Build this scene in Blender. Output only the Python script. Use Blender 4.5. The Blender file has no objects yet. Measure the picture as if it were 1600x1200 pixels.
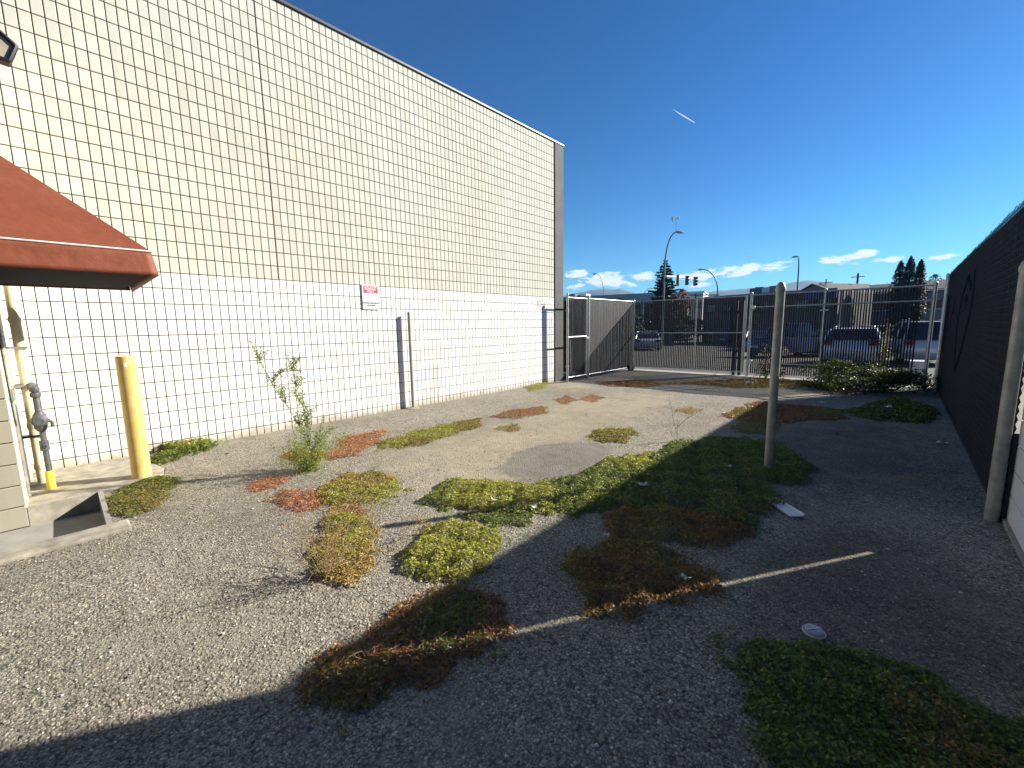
import bpy, math, random
import numpy as np
from mathutils import Vector, Matrix

random.seed(7)
RNG = np.random.default_rng(11)
scene = bpy.context.scene
C = scene.collection
rad = math.radians

# ------------------------------------------------------------------ camera
FOC, CAM_H = 655.0, 1.6
def _n(v): return v / np.linalg.norm(v)
_dn = _n(np.array([75.0, 4750.0, FOC]))
_wy = np.array([612.0, -100.0, FOC]); _wy = _n(_wy - _dn * (_wy @ _dn)); _wy = _n(_wy)
_wz = -_dn
_wx = np.cross(_wy, _wz)
ROT = np.stack([_wx, _wy, _wz])          # camera (right, down, forward) -> world
cam_d = bpy.data.cameras.new("camera")
cam = bpy.data.objects.new("camera", cam_d); C.objects.link(cam)
cam_d.sensor_width = 36.0; cam_d.sensor_fit = 'HORIZONTAL'
cam_d.lens = FOC / 1600.0 * 36.0
cam_d.clip_start = 0.05; cam_d.clip_end = 30000.0
_r, _u, _b = ROT[:, 0], -ROT[:, 1], -ROT[:, 2]
cam.matrix_world = Matrix(((_r[0], _u[0], _b[0], 0), (_r[1], _u[1], _b[1], 0),
                           (_r[2], _u[2], _b[2], CAM_H), (0, 0, 0, 1)))
scene.camera = cam

# ------------------------------------------------------------------ light
SUN_EL, SUN_AZ = 26.7, 31.2              # azimuth from +Y towards +X
sun_dir = Vector((math.sin(rad(SUN_AZ)) * math.cos(rad(SUN_EL)),
                  math.cos(rad(SUN_AZ)) * math.cos(rad(SUN_EL)), math.sin(rad(SUN_EL))))
sd = bpy.data.lights.new("sun", 'SUN'); sd.energy = 5.0; sd.angle = rad(0.53); sd.color = (1.0, 0.93, 0.82)
so = bpy.data.objects.new("sun", sd); C.objects.link(so)
so.location = (10, 15, 20); so.rotation_euler = sun_dir.to_track_quat('Z', 'Y').to_euler()

def survey(px, py):
    """direction in the world of a point measured on the photograph"""
    return ROT @ np.array([px - 800.0, py - 600.0, FOC])

world = bpy.data.worlds.new("World"); scene.world = world; world.use_nodes = True
wn, wl = world.node_tree.nodes, world.node_tree.links
wn.clear()
w_out = wn.new('ShaderNodeOutputWorld'); w_bg = wn.new('ShaderNodeBackground')
sky = wn.new('ShaderNodeTexSky'); sky.sky_type = 'NISHITA'; sky.sun_disc = False
sky.sun_elevation = rad(SUN_EL); sky.sun_rotation = rad(SUN_AZ)
sky.altitude = 400; sky.air_density = 1.0; sky.dust_density = 0.25; sky.ozone_density = 2.5
w_bg.inputs['Strength'].default_value = 0.05
# fair-weather clouds low over the horizon: noise in direction space
wtc = wn.new('ShaderNodeTexCoord')
def wmath(op, a, b=None, c=None):
    n = wn.new('ShaderNodeMath'); n.operation = op
    for i, v in enumerate((a, b, c)):
        if v is None: continue
        if isinstance(v, (int, float)): n.inputs[i].default_value = v
        else: wl.new(v, n.inputs[i])
    return n.outputs[0]
wsep = wn.new('ShaderNodeSeparateXYZ'); wl.new(wtc.outputs['Generated'], wsep.inputs[0])
w_az = wmath('ARCTAN2', wsep.outputs['X'], wsep.outputs['Y'])
w_h = wmath('SQRT', wmath('ADD', wmath('MULTIPLY', wsep.outputs['X'], wsep.outputs['X']), wmath('MULTIPLY', wsep.outputs['Y'], wsep.outputs['Y'])))
w_el = wmath('ARCTAN2', wsep.outputs['Z'], w_h)
wcomb = wn.new('ShaderNodeCombineXYZ')
wl.new(wmath('MULTIPLY', w_az, 1.0), wcomb.inputs[0]); wl.new(wmath('MULTIPLY', w_el, 2.6), wcomb.inputs[1])
def wnoise(scale, detail, dist=0.0):
    n = wn.new('ShaderNodeTexNoise'); n.inputs['Scale'].default_value = scale; n.inputs['Detail'].default_value = detail
    n.inputs['Roughness'].default_value = 0.62; n.inputs['Distortion'].default_value = dist
    wl.new(wcomb.outputs[0], n.inputs['Vector']); return n.outputs['Fac']
cl_n = wnoise(26.0, 7.0, 0.3)
blobs = None
# clouds: centre azimuth, elevation and half sizes (radians), surveyed
for (px, py, wa, we, s) in [(905, 428, .030, .016, 1.0), (955, 437, .050, .020, 1.1), (1000, 434, .040, .013, .9), (900, 448, .030, .008, .8),
                       (1085, 431, .055, .010, .9), (1140, 425, .045, .012, 1.0), (1195, 417, .060, .009, 1.0), (985, 446, .03, .006, .7),
                       (1308, 405, .030, .009, 1.0), (1350, 397, .026, .009, 1.0), (1368, 407, .040, .006, .9), (1478, 402, .024, .006, .9), (1085, 446, .05, .006, .6)]:
    d = survey(px, py); az0 = math.atan2(d[0], d[1]); el0 = math.atan2(d[2], math.hypot(d[0], d[1]))
    dx = wmath('DIVIDE', wmath('SUBTRACT', w_az, az0), wa); dy = wmath('DIVIDE', wmath('SUBTRACT', w_el, el0), we)
    q = wmath('SUBTRACT', s, wmath('ADD', wmath('MULTIPLY', dx, dx), wmath('MULTIPLY', dy, dy)))
    blobs = q if blobs is None else wmath('SMOOTH_MAX', blobs, q, 0.5)
cm = wmath('ADD', wmath('MULTIPLY', wmath('MAXIMUM', blobs, -1.5), 0.30), wmath('MULTIPLY', wmath('SUBTRACT', cl_n, 0.5), 2.0))
cmr = wn.new('ShaderNodeMapRange'); cmr.interpolation_type = 'SMOOTHSTEP'
cmr.inputs['From Min'].default_value = 0.0; cmr.inputs['From Max'].default_value = 0.28
wl.new(cm, cmr.inputs['Value'])
gate = wn.new('ShaderNodeMapRange'); gate.inputs['From Min'].default_value = -1.2; gate.inputs['From Max'].default_value = -0.2
wl.new(blobs, gate.inputs['Value'])
cfac = wmath('MULTIPLY', wmath('MULTIPLY', cmr.outputs[0], gate.outputs[0]), 0.92)
hsv = wn.new('ShaderNodeHueSaturation'); hsv.inputs['Saturation'].default_value = 1.25; hsv.inputs['Value'].default_value = 0.85
wl.new(sky.outputs[0], hsv.inputs['Color'])
clear = wn.new('ShaderNodeMix'); clear.data_type = 'RGBA'; clear.blend_type = 'MULTIPLY'; clear.inputs[0].default_value = 1.0
wl.new(hsv.outputs[0], clear.inputs[6]); clear.inputs[7].default_value = (0.14, 0.24, 0.30, 1)
wgm = wn.new('ShaderNodeGamma'); wgm.inputs['Gamma'].default_value = 1.25; wl.new(clear.outputs[2], wgm.inputs['Color'])
wgs = wn.new('ShaderNodeMix'); wgs.data_type = 'RGBA'; wgs.blend_type = 'MULTIPLY'; wgs.inputs[0].default_value = 1.0
wl.new(wgm.outputs[0], wgs.inputs[6]); wgs.inputs[7].default_value = (4.0, 4.0, 3.6, 1)
wmix = wn.new('ShaderNodeMix'); wmix.data_type = 'RGBA'
wl.new(cfac, wmix.inputs[0]); wl.new(wgs.outputs[2], wmix.inputs[6]); wmix.inputs[7].default_value = (9.5, 9.5, 9.6, 1)
wl.new(wmix.outputs[2], w_bg.inputs['Color']); wl.new(w_bg.outputs[0], w_out.inputs['Surface'])

scene.view_settings.view_transform = 'Standard'; scene.view_settings.look = 'None'
scene.view_settings.exposure = 1.35; scene.view_settings.gamma = 1.0
scene.view_settings.use_curve_mapping = False
scene.render.engine = 'CYCLES'
scene.cycles.max_bounces = 6; scene.cycles.diffuse_bounces = 3; scene.cycles.glossy_bounces = 3
scene.cycles.transparent_max_bounces = 12; scene.cycles.transmission_bounces = 4
scene.cycles.volume_bounces = 0
scene.cycles.caustics_reflective = False; scene.cycles.caustics_refractive = False

# ------------------------------------------------------------------ helpers
class MB:
    def __init__(s): s.v = []; s.f = []; s.m = []
    def add(s, vs, fs, mi=0):
        o = len(s.v); s.v.extend(tuple(map(float, p)) for p in vs)
        s.f.extend(tuple(i + o for i in f) for f in fs); s.m.extend([mi] * len(fs)); return s
    def box(s, c, d, rz=0.0, mi=0, rot=None):
        hx, hy, hz = d[0] / 2, d[1] / 2, d[2] / 2
        R = rot if rot is not None else Matrix.Rotation(rz, 3, 'Z'); c = Vector(c)
        vs = [c + R @ Vector((x * hx, y * hy, z * hz)) for z in (-1, 1) for y in (-1, 1) for x in (-1, 1)]
        return s.add(vs, [(0, 2, 3, 1), (4, 5, 7, 6), (0, 1, 5, 4), (2, 6, 7, 3), (0, 4, 6, 2), (1, 3, 7, 5)], mi)
    def bbox(s, a, b, mi=0):
        return s.box([(a[i] + b[i]) / 2 for i in range(3)], [abs(b[i] - a[i]) for i in range(3)], mi=mi)
    def tube(s, pts, r, n=10, caps=True, mi=0):
        pts = [Vector(p) for p in pts]; rs = r if isinstance(r, (list, tuple)) else [r] * len(pts)
        rings = []
        t0 = (pts[1] - pts[0]).normalized()
        a = Vector((1, 0, 0)) if abs(t0.x) < 0.8 else Vector((0, 1, 0))
        nrm = (a - t0 * a.dot(t0)).normalized()
        vs = []
        for i, p in enumerate(pts):
            t = (pts[min(i + 1, len(pts) - 1)] - pts[max(i - 1, 0)]).normalized()
            nrm = (nrm - t * nrm.dot(t)).normalized(); bn = t.cross(nrm)
            for k in range(n):
                an = 2 * math.pi * k / n
                vs.append(p + (nrm * math.cos(an) + bn * math.sin(an)) * rs[i])
        fs = []
        for i in range(len(pts) - 1):
            for k in range(n):
                k2 = (k + 1) % n
                fs.append((i * n + k, i * n + k2, (i + 1) * n + k2, (i + 1) * n + k))
        if caps:
            fs.append(tuple(range(n - 1, -1, -1))); fs.append(tuple((len(pts) - 1) * n + k for k in range(n)))
        return s.add(vs, fs, mi)
    def lathe(s, c, prof, n=24, mi=0):
        vs = []; fs = []
        for (r, z) in prof:
            for k in range(n):
                an = 2 * math.pi * k / n
                vs.append((c[0] + r * math.cos(an), c[1] + r * math.sin(an), c[2] + z))
        for i in range(len(prof) - 1):
            for k in range(n):
                k2 = (k + 1) % n
                fs.append((i * n + k, i * n + k2, (i + 1) * n + k2, (i + 1) * n + k))
        fs.append(tuple(range(n - 1, -1, -1))); fs.append(tuple((len(prof) - 1) * n + k for k in range(n)))
        return s.add(vs, fs, mi)
    def prism(s, poly, z0, z1, mi=0):
        n = len(poly)
        zb = z0 if isinstance(z0, (list, tuple)) else [z0] * n; zt = z1 if isinstance(z1, (list, tuple)) else [z1] * n
        vs = [(p[0], p[1], zb[i]) for i, p in enumerate(poly)] + [(p[0], p[1], zt[i]) for i, p in enumerate(poly)]
        fs = [tuple(range(n - 1, -1, -1)), tuple(range(n, 2 * n))] + [(i, (i + 1) % n, n + (i + 1) % n, n + i) for i in range(n)]
        return s.add(vs, fs, mi)
    def build(s, name, mats, parent=None, smooth=False, bevel=0.0, label=None):
        mats = mats if isinstance(mats, (list, tuple)) else [mats]
        me = bpy.data.meshes.new(name); off = org(parent)
        me.from_pydata([(v[0] - off[0], v[1] - off[1], v[2] - off[2]) for v in s.v], [], s.f); me.update()
        for m in mats: me.materials.append(m)
        if len(mats) > 1: me.polygons.foreach_set('material_index', s.m)
        if smooth:
            me.polygons.foreach_set('use_smooth', [True] * len(me.polygons))
            try: me.set_sharp_from_angle(angle=rad(40))
            except Exception: pass
        o = bpy.data.objects.new(name, me); C.objects.link(o)
        if parent is not None: o.parent = parent
        if bevel:
            b = o.modifiers.new('bevel', 'BEVEL'); b.width = bevel; b.segments = 2; b.limit_method = 'ANGLE'
        if label: o['label'] = label
        return o

def org(parent):
    t = Vector((0, 0, 0))
    while parent is not None:
        t += parent.location; parent = parent.parent
    return t
def tag(o, label=None, cat=None, group=None, kind=None):
    if label: o['label'] = label
    if cat: o['category'] = cat
    if group: o['group'] = group
    if kind: o['kind'] = kind
    return o
def thing(name, loc, label, cat, group=None):
    o = bpy.data.objects.new(name, None); C.objects.link(o); o.location = loc; o.empty_display_size = 0.2
    return tag(o, label, cat, group)
def np_mesh(name, verts, faces, mats, parent=None, cols=None, smooth=False, origin=(0, 0, 0)):
    verts = np.asarray(verts, dtype=np.float32) - np.asarray(origin, dtype=np.float32); faces = np.asarray(faces, dtype=np.int32)
    me = bpy.data.meshes.new(name); k = faces.shape[1]
    me.vertices.add(len(verts)); me.vertices.foreach_set('co', verts.ravel())
    me.loops.add(faces.size); me.loops.foreach_set('vertex_index', faces.ravel())
    me.polygons.add(len(faces)); me.polygons.foreach_set('loop_start', np.arange(0, faces.size, k, dtype=np.int32))
    if cols is not None:
        ca = me.color_attributes.new('Col', 'FLOAT_COLOR', 'POINT')
        ca.data.foreach_set('color', np.hstack([cols, np.ones((len(cols), 1))]).astype(np.float32).ravel())
    if smooth: me.polygons.foreach_set('use_smooth', np.ones(len(faces), dtype=bool))
    me.update(calc_edges=True)
    for m in (mats if isinstance(mats, (list, tuple)) else [mats]): me.materials.append(m)
    o = bpy.data.objects.new(name, me); C.objects.link(o)
    if parent is not None: o.parent = parent
    else: o.location = origin
    return o
def ground(px, py, z=0.0):
    d = survey(px, py); t = (z - CAM_H) / d[2]
    return (d[0] * t, d[1] * t)
def far(px, py, depth):
    """world point on a surveyed bearing, `depth` metres in front of the camera"""
    d = survey(px, py) * (depth / FOC); return Vector((d[0], d[1], d[2] + CAM_H))
def gz(y):                                   # the street lies a little lower than the yard
    return -0.022 * (min(max(y, 14.3), 55) - 14.3)

# ------------------------------------------------------------------ materials
def new_mat(name):
    m = bpy.data.materials.new(name); m.use_nodes = True
    nt = m.node_tree; return m, nt, nt.nodes['Principled BSDF']
class NT:
    def __init__(s, nt): s.nt = nt; s.n = nt.nodes; s.l = nt.links
    def link(s, a, b): s.l.new(a, b)
    def math(s, op, a, b=None, c=None, clamp=False):
        n = s.n.new('ShaderNodeMath'); n.operation = op; n.use_clamp = clamp
        for i, v in enumerate((a, b, c)):
            if v is None: continue
            if isinstance(v, (int, float)): n.inputs[i].default_value = v
            else: s.l.new(v, n.inputs[i])
        return n.outputs[0]
    def pos(s): return s.n.new('ShaderNodeNewGeometry').outputs['Position']
    def noise(s, vec, scale, detail=4, rough=0.55, dist=0.0, out='Fac'):
        n = s.n.new('ShaderNodeTexNoise'); n.inputs['Scale'].default_value = scale; n.inputs['Detail'].default_value = detail
        n.inputs['Roughness'].default_value = rough; n.inputs['Distortion'].default_value = dist
        if vec is not None: s.l.new(vec, n.inputs['Vector'])
        return n.outputs[out]
    def voro(s, vec, scale, out='Distance', feature='F1'):
        n = s.n.new('ShaderNodeTexVoronoi'); n.feature = feature; n.inputs['Scale'].default_value = scale
        if vec is not None: s.l.new(vec, n.inputs['Vector'])
        return n.outputs[out]
    def scale(s, vec, sc):
        n = s.n.new('ShaderNodeVectorMath'); n.operation = 'MULTIPLY'; s.l.new(vec, n.inputs[0]); n.inputs[1].default_value = sc; return n.outputs[0]
    def ramp(s, f, stops):
        n = s.n.new('ShaderNodeValToRGB'); e = n.color_ramp.elements
        while len(e) < len(stops): e.new(0.5)
        for i, (p, c) in enumerate(stops):
            e[i].position = p; e[i].color = (c, c, c, 1) if isinstance(c, (int, float)) else (*c, 1)
        s.l.new(f, n.inputs[0]); return n.outputs[0]
    def mix(s, f, a, b, mode='MIX'):
        n = s.n.new('ShaderNodeMix'); n.data_type = 'RGBA'; n.blend_type = mode
        for i, v in ((0, f), (6, a), (7, b)):
            if isinstance(v, (int, float)): n.inputs[i].default_value = v
            elif isinstance(v, tuple): n.inputs[i].default_value = (*v[:3], 1)
            else: s.l.new(v, n.inputs[i])
        return n.outputs[2]
    def bump(s, h, strength=0.5, dist=0.01, normal=None):
        n = s.n.new('ShaderNodeBump'); n.inputs['Strength'].default_value = strength; n.inputs['Distance'].default_value = dist
        s.l.new(h, n.inputs['Height'])
        if normal is not None: s.l.new(normal, n.inputs['Normal'])
        return n.outputs[0]
def plain(name, col, rough=0.6, metal=0.0, var=0.15, scale=8.0, bump=0.0, bscale=60.0, spec=0.5):
    m, nt, p = new_mat(name); t = NT(nt); pos = t.pos()
    f = t.noise(pos, scale, 5, 0.6)
    lo = tuple(c * (1 - var) for c in col); hi = tuple(min(1, c * (1 + var)) for c in col)
    t.link(t.ramp(f, [(0.3, lo), (0.7, hi)]), p.inputs['Base Color'])
    p.inputs['Roughness'].default_value = rough; p.inputs['Metallic'].default_value = metal
    p.inputs['Specular IOR Level'].default_value = spec
    if bump: t.link(t.bump(t.noise(pos, bscale, 4), bump, 0.004), p.inputs['Normal'])
    return m

BP_Y, BP_Z, Z_OFF = 0.1025, 0.205, 0.117      # block pitch on the long wall
def block_mat(name, axis, py, pz, zoff, base, var, stain, rough=0.8, foot=0.0):
    m, nt, p = new_mat(name); t = NT(nt); pos = t.pos()
    sep = t.n.new('ShaderNodeSeparateXYZ'); t.link(pos, sep.inputs[0])
    u = t.math('FLOOR', t.math('DIVIDE', sep.outputs[axis], py)); v = t.math('FLOOR', t.math('DIVIDE', t.math('SUBTRACT', sep.outputs['Z'], zoff), pz))
    cb = t.n.new('ShaderNodeCombineXYZ'); t.link(u, cb.inputs[0]); t.link(v, cb.inputs[1])
    wnz = t.n.new('ShaderNodeTexWhiteNoise'); wnz.noise_dimensions = '2D'; t.link(cb.outputs[0], wnz.inputs['Vector'])
    lo = tuple(c * (1 - var) for c in base)
    c1 = t.mix(wnz.outputs['Value'], lo, base)
    big = t.noise(pos, 0.55, 5, 0.6); sm = t.noise(pos, 3.0, 6, 0.65)
    c2 = t.mix(t.math('MULTIPLY', t.ramp(big, [(0.42, 0.0), (0.72, 1.0)]), 0.6), c1, stain)
    # rain streaks running down the face
    st = t.noise(t.scale(pos, (5.0, 5.0, 0.25)), 1.0, 4, 0.6)
    c3 = t.mix(t.math('MULTIPLY', t.ramp(st, [(0.55, 0.0), (0.8, 1.0)]), 0.35), c2, tuple(c * 0.72 for c in stain))
    pits = t.voro(pos, 55.0)
    c4 = t.mix(t.math('MULTIPLY', t.ramp(pits, [(0.05, 1.0), (0.17, 0.0)]), 0.30), c3, tuple(c * 0.45 for c in base))
    c5 = t.mix(t.math('MULTIPLY', t.ramp(sm, [(0.55, 0.0), (0.85, 1.0)]), 0.3), c4, tuple(c * 0.8 for c in base))
    if foot:      # splashed dirt along the wall foot and one rusty run below the post
        zd = t.math('ADD', sep.outputs['Z'], t.math('MULTIPLY', t.math('SUBTRACT', t.noise(pos, 5.0, 6, 0.7), 0.5), 0.42))
        c5 = t.mix(t.math('MULTIPLY', t.ramp(zd, [(0.02, 1.0), (0.17, 0.0)]), 0.75), c5, (0.33, 0.28, 0.19))
        my = t.math('DIVIDE', t.math('SUBTRACT', sep.outputs['Y'], 8.95), 0.20); mz = t.math('DIVIDE', t.math('SUBTRACT', sep.outputs['Z'], 2.16), 0.20)
        mr_ = t.math('ADD', t.math('MULTIPLY', my, my), t.math('MULTIPLY', mz, mz))
        mf = t.math('MULTIPLY', t.ramp(mr_, [(0.6, 1.0), (1.0, 0.0)]), t.ramp(t.noise(pos, 24, 5, 0.7), [(0.47, 0.0), (0.55, 0.75)]))
        c5 = t.mix(mf, c5, (0.22, 0.21, 0.19))
        yd = t.math('ABSOLUTE', t.math('SUBTRACT', sep.outputs['Y'], t.math('ADD', 5.32, t.math('MULTIPLY', t.noise(pos, 4.0, 4), 0.1))))
        run = t.math('MULTIPLY', t.ramp(yd, [(0.06, 1.0), (0.16, 0.0)]), t.ramp(sep.outputs['Z'], [(0.75, 1.0), (0.98, 0.0)]))
        c5 = t.mix(t.math('MULTIPLY', run, t.ramp(t.noise(t.scale(pos, (9, 9, .8)), 2.0, 5), [(0.35, 0.1), (0.7, 0.8)])), c5, (0.42, 0.36, 0.26))
    t.link(c5, p.inputs['Base Color']); p.inputs['Roughness'].default_value = rough; p.inputs['Specular IOR Level'].default_value = 0.25
    h = t.math('ADD', t.noise(pos, 140.0, 3, 0.7), t.math('MULTIPLY', t.ramp(pits, [(0.05, 0.0), (0.18, 1.0)]), 0.5))
    t.link(t.bump(h, 0.35, 0.003), p.inputs['Normal'])
    return m
M = {}
M['block_white'] = block_mat('block_white', 'Y', BP_Y, BP_Z, Z_OFF, (0.74, 0.74, 0.73), 0.05, (0.69, 0.675, 0.62), 0.65, 1.0)
M['block_tan'] = block_mat('block_tan', 'Y', BP_Y, BP_Z, Z_OFF, (0.575, 0.572, 0.50), 0.13, (0.475, 0.47, 0.38))
M['block_cream_shaded'] = block_mat('block_cream_shaded', 'Y', 0.4, 0.2, -0.17, (0.36, 0.335, 0.265), 0.06, (0.32, 0.29, 0.22))  # block colour darkened to carry the awning's shade on this face
M['block_cream'] = block_mat('block_cream', 'X', 0.4, 0.2, 0.0, (0.68, 0.62, 0.46), 0.05, (0.55, 0.49, 0.36))
M['block_grey_white'] = block_mat('block_grey_white', 'Y', 0.4, 0.2, 0.0, (0.66, 0.66, 0.67), 0.04, (0.52, 0.52, 0.53))
M['grout'] = plain('grout', (0.045, 0.042, 0.037), 0.9)
M['grout_pale'] = plain('grout_pale', (0.22, 0.2, 0.15), 0.9)
M['pilaster'] = plain('pilaster_concrete', (0.095, 0.095, 0.092), 0.85, var=0.2, scale=3, bump=0.5, bscale=70)
M['flashing'] = plain('flashing', (0.10, 0.10, 0.11), 0.45, 0.5)
M['roof'] = plain('roof_gravel', (0.2, 0.19, 0.18), 0.9)
M['galv'] = plain('galvanised', (0.42, 0.43, 0.42), 0.42, 0.75, var=0.22, scale=14, bump=0.12, bscale=90)
M['galv_old'] = plain('weathered_galvanised', (0.30, 0.30, 0.26), 0.5, 0.35, var=0.28, scale=9, bump=0.2, bscale=80)
M['wire_dark'] = plain('wire_dark', (0.030, 0.034, 0.042), 0.6, 0.0, spec=0.25)
M['wire'] = plain('wire', (0.16, 0.165, 0.17), 0.5, 0.6)
M['slat'] = plain('slat', (0.011, 0.0145, 0.024), 0.65, var=0.3, scale=1.2, spec=0.25)
M['slat_dusty'] = plain('slat_dusty', (0.012, 0.0135, 0.016), 0.6, var=0.4, scale=1.2)
M['graffiti'] = plain('spray_paint', (0.002, 0.002, 0.004), 0.95, spec=0.05)
M['black'] = plain('black_steel', (0.012, 0.012, 0.013), 0.5)
M['rubber'] = plain('rubber', (0.014, 0.014, 0.014), 0.8)
M['concrete'] = plain('concrete', (0.30, 0.275, 0.22), 0.88, var=0.38, scale=7, bump=0.5, bscale=110)
M['concrete_dark'] = plain('concrete_walk', (0.29, 0.28, 0.25), 0.88, var=0.2, scale=4, bump=0.5, bscale=110)
M['beige_paint'] = plain('beige_paint', (0.58, 0.52, 0.36), 0.55, var=0.15, scale=6, bump=0.1)
M['grey_paint'] = plain('grey_meter_paint', (0.085, 0.09, 0.098), 0.55, 0.2, var=0.25, scale=20)
M['yellow_pipe'] = plain('yellow_sleeve', (0.75, 0.62, 0.06), 0.5, var=0.1)
M['white_trim'] = plain('white_trim', (0.72, 0.72, 0.70), 0.5)
M['paper'] = plain('paper', (0.48, 0.45, 0.40), 0.8, var=0.1, scale=20)
M['sign_white'] = plain('sign_white', (0.80, 0.79, 0.78), 0.35, var=0.03)
M['sign_red'] = plain('sign_red', (0.52, 0.06, 0.13), 0.4, var=0.1)
M['sign_black'] = plain('sign_print', (0.05, 0.05, 0.05), 0.5)

def bollard_mat():
    m, nt, p = new_mat('bollard_paint'); t = NT(nt); pos = t.pos()
    f = t.noise(pos, 9, 6, 0.65)
    c = t.ramp(f, [(0.3, (0.62, 0.41, 0.10)), (0.7, (0.74, 0.54, 0.20))])
    chip = t.ramp(t.noise(pos, 34, 5, 0.7), [(0.66, 0.0), (0.70, 1.0)])
    c = t.mix(chip, c, (0.17, 0.10, 0.05))
    pale = t.ramp(t.noise(t.scale(pos, (1, 1, 0.3)), 12, 4), [(0.58, 0.0), (0.72, 0.6)])
    c = t.mix(pale, c, (0.83, 0.66, 0.30))
    t.link(c, p.inputs['Base Color']); p.inputs['Roughness'].default_value = 0.45
    t.link(t.bump(t.math('SUBTRACT', 1.0, chip), 0.4, 0.002), p.inputs['Normal'])
    return m
M['bollard'] = bollard_mat()

def fabric_mat():
    m, nt, p = new_mat('awning_fabric'); t = NT(nt); pos = t.pos()
    f = t.noise(pos, 2.2, 5, 0.6)
    c = t.ramp(f, [(0.3, (0.175, 0.047, 0.021)), (0.7, (0.205, 0.057, 0.027))])
    fade = t.ramp(t.noise(t.scale(pos, (3, 3, 0.7)), 2.0, 4), [(0.5, 0.0), (0.75, 0.35)])
    c = t.mix(fade, c, (0.23, 0.08, 0.05))
    t.link(c, p.inputs['Base Color']); p.inputs['Roughness'].default_value = 0.62; p.inputs['Specular IOR Level'].default_value = 0.3
    h = t.math('ADD', t.noise(pos, 7.0, 3, 0.5), t.math('MULTIPLY', t.noise(pos, 420.0, 2), 0.05))
    t.link(t.bump(h, 0.5, 0.02), p.inputs['Normal'])
    return m
M['awning'] = fabric_mat()

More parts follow.
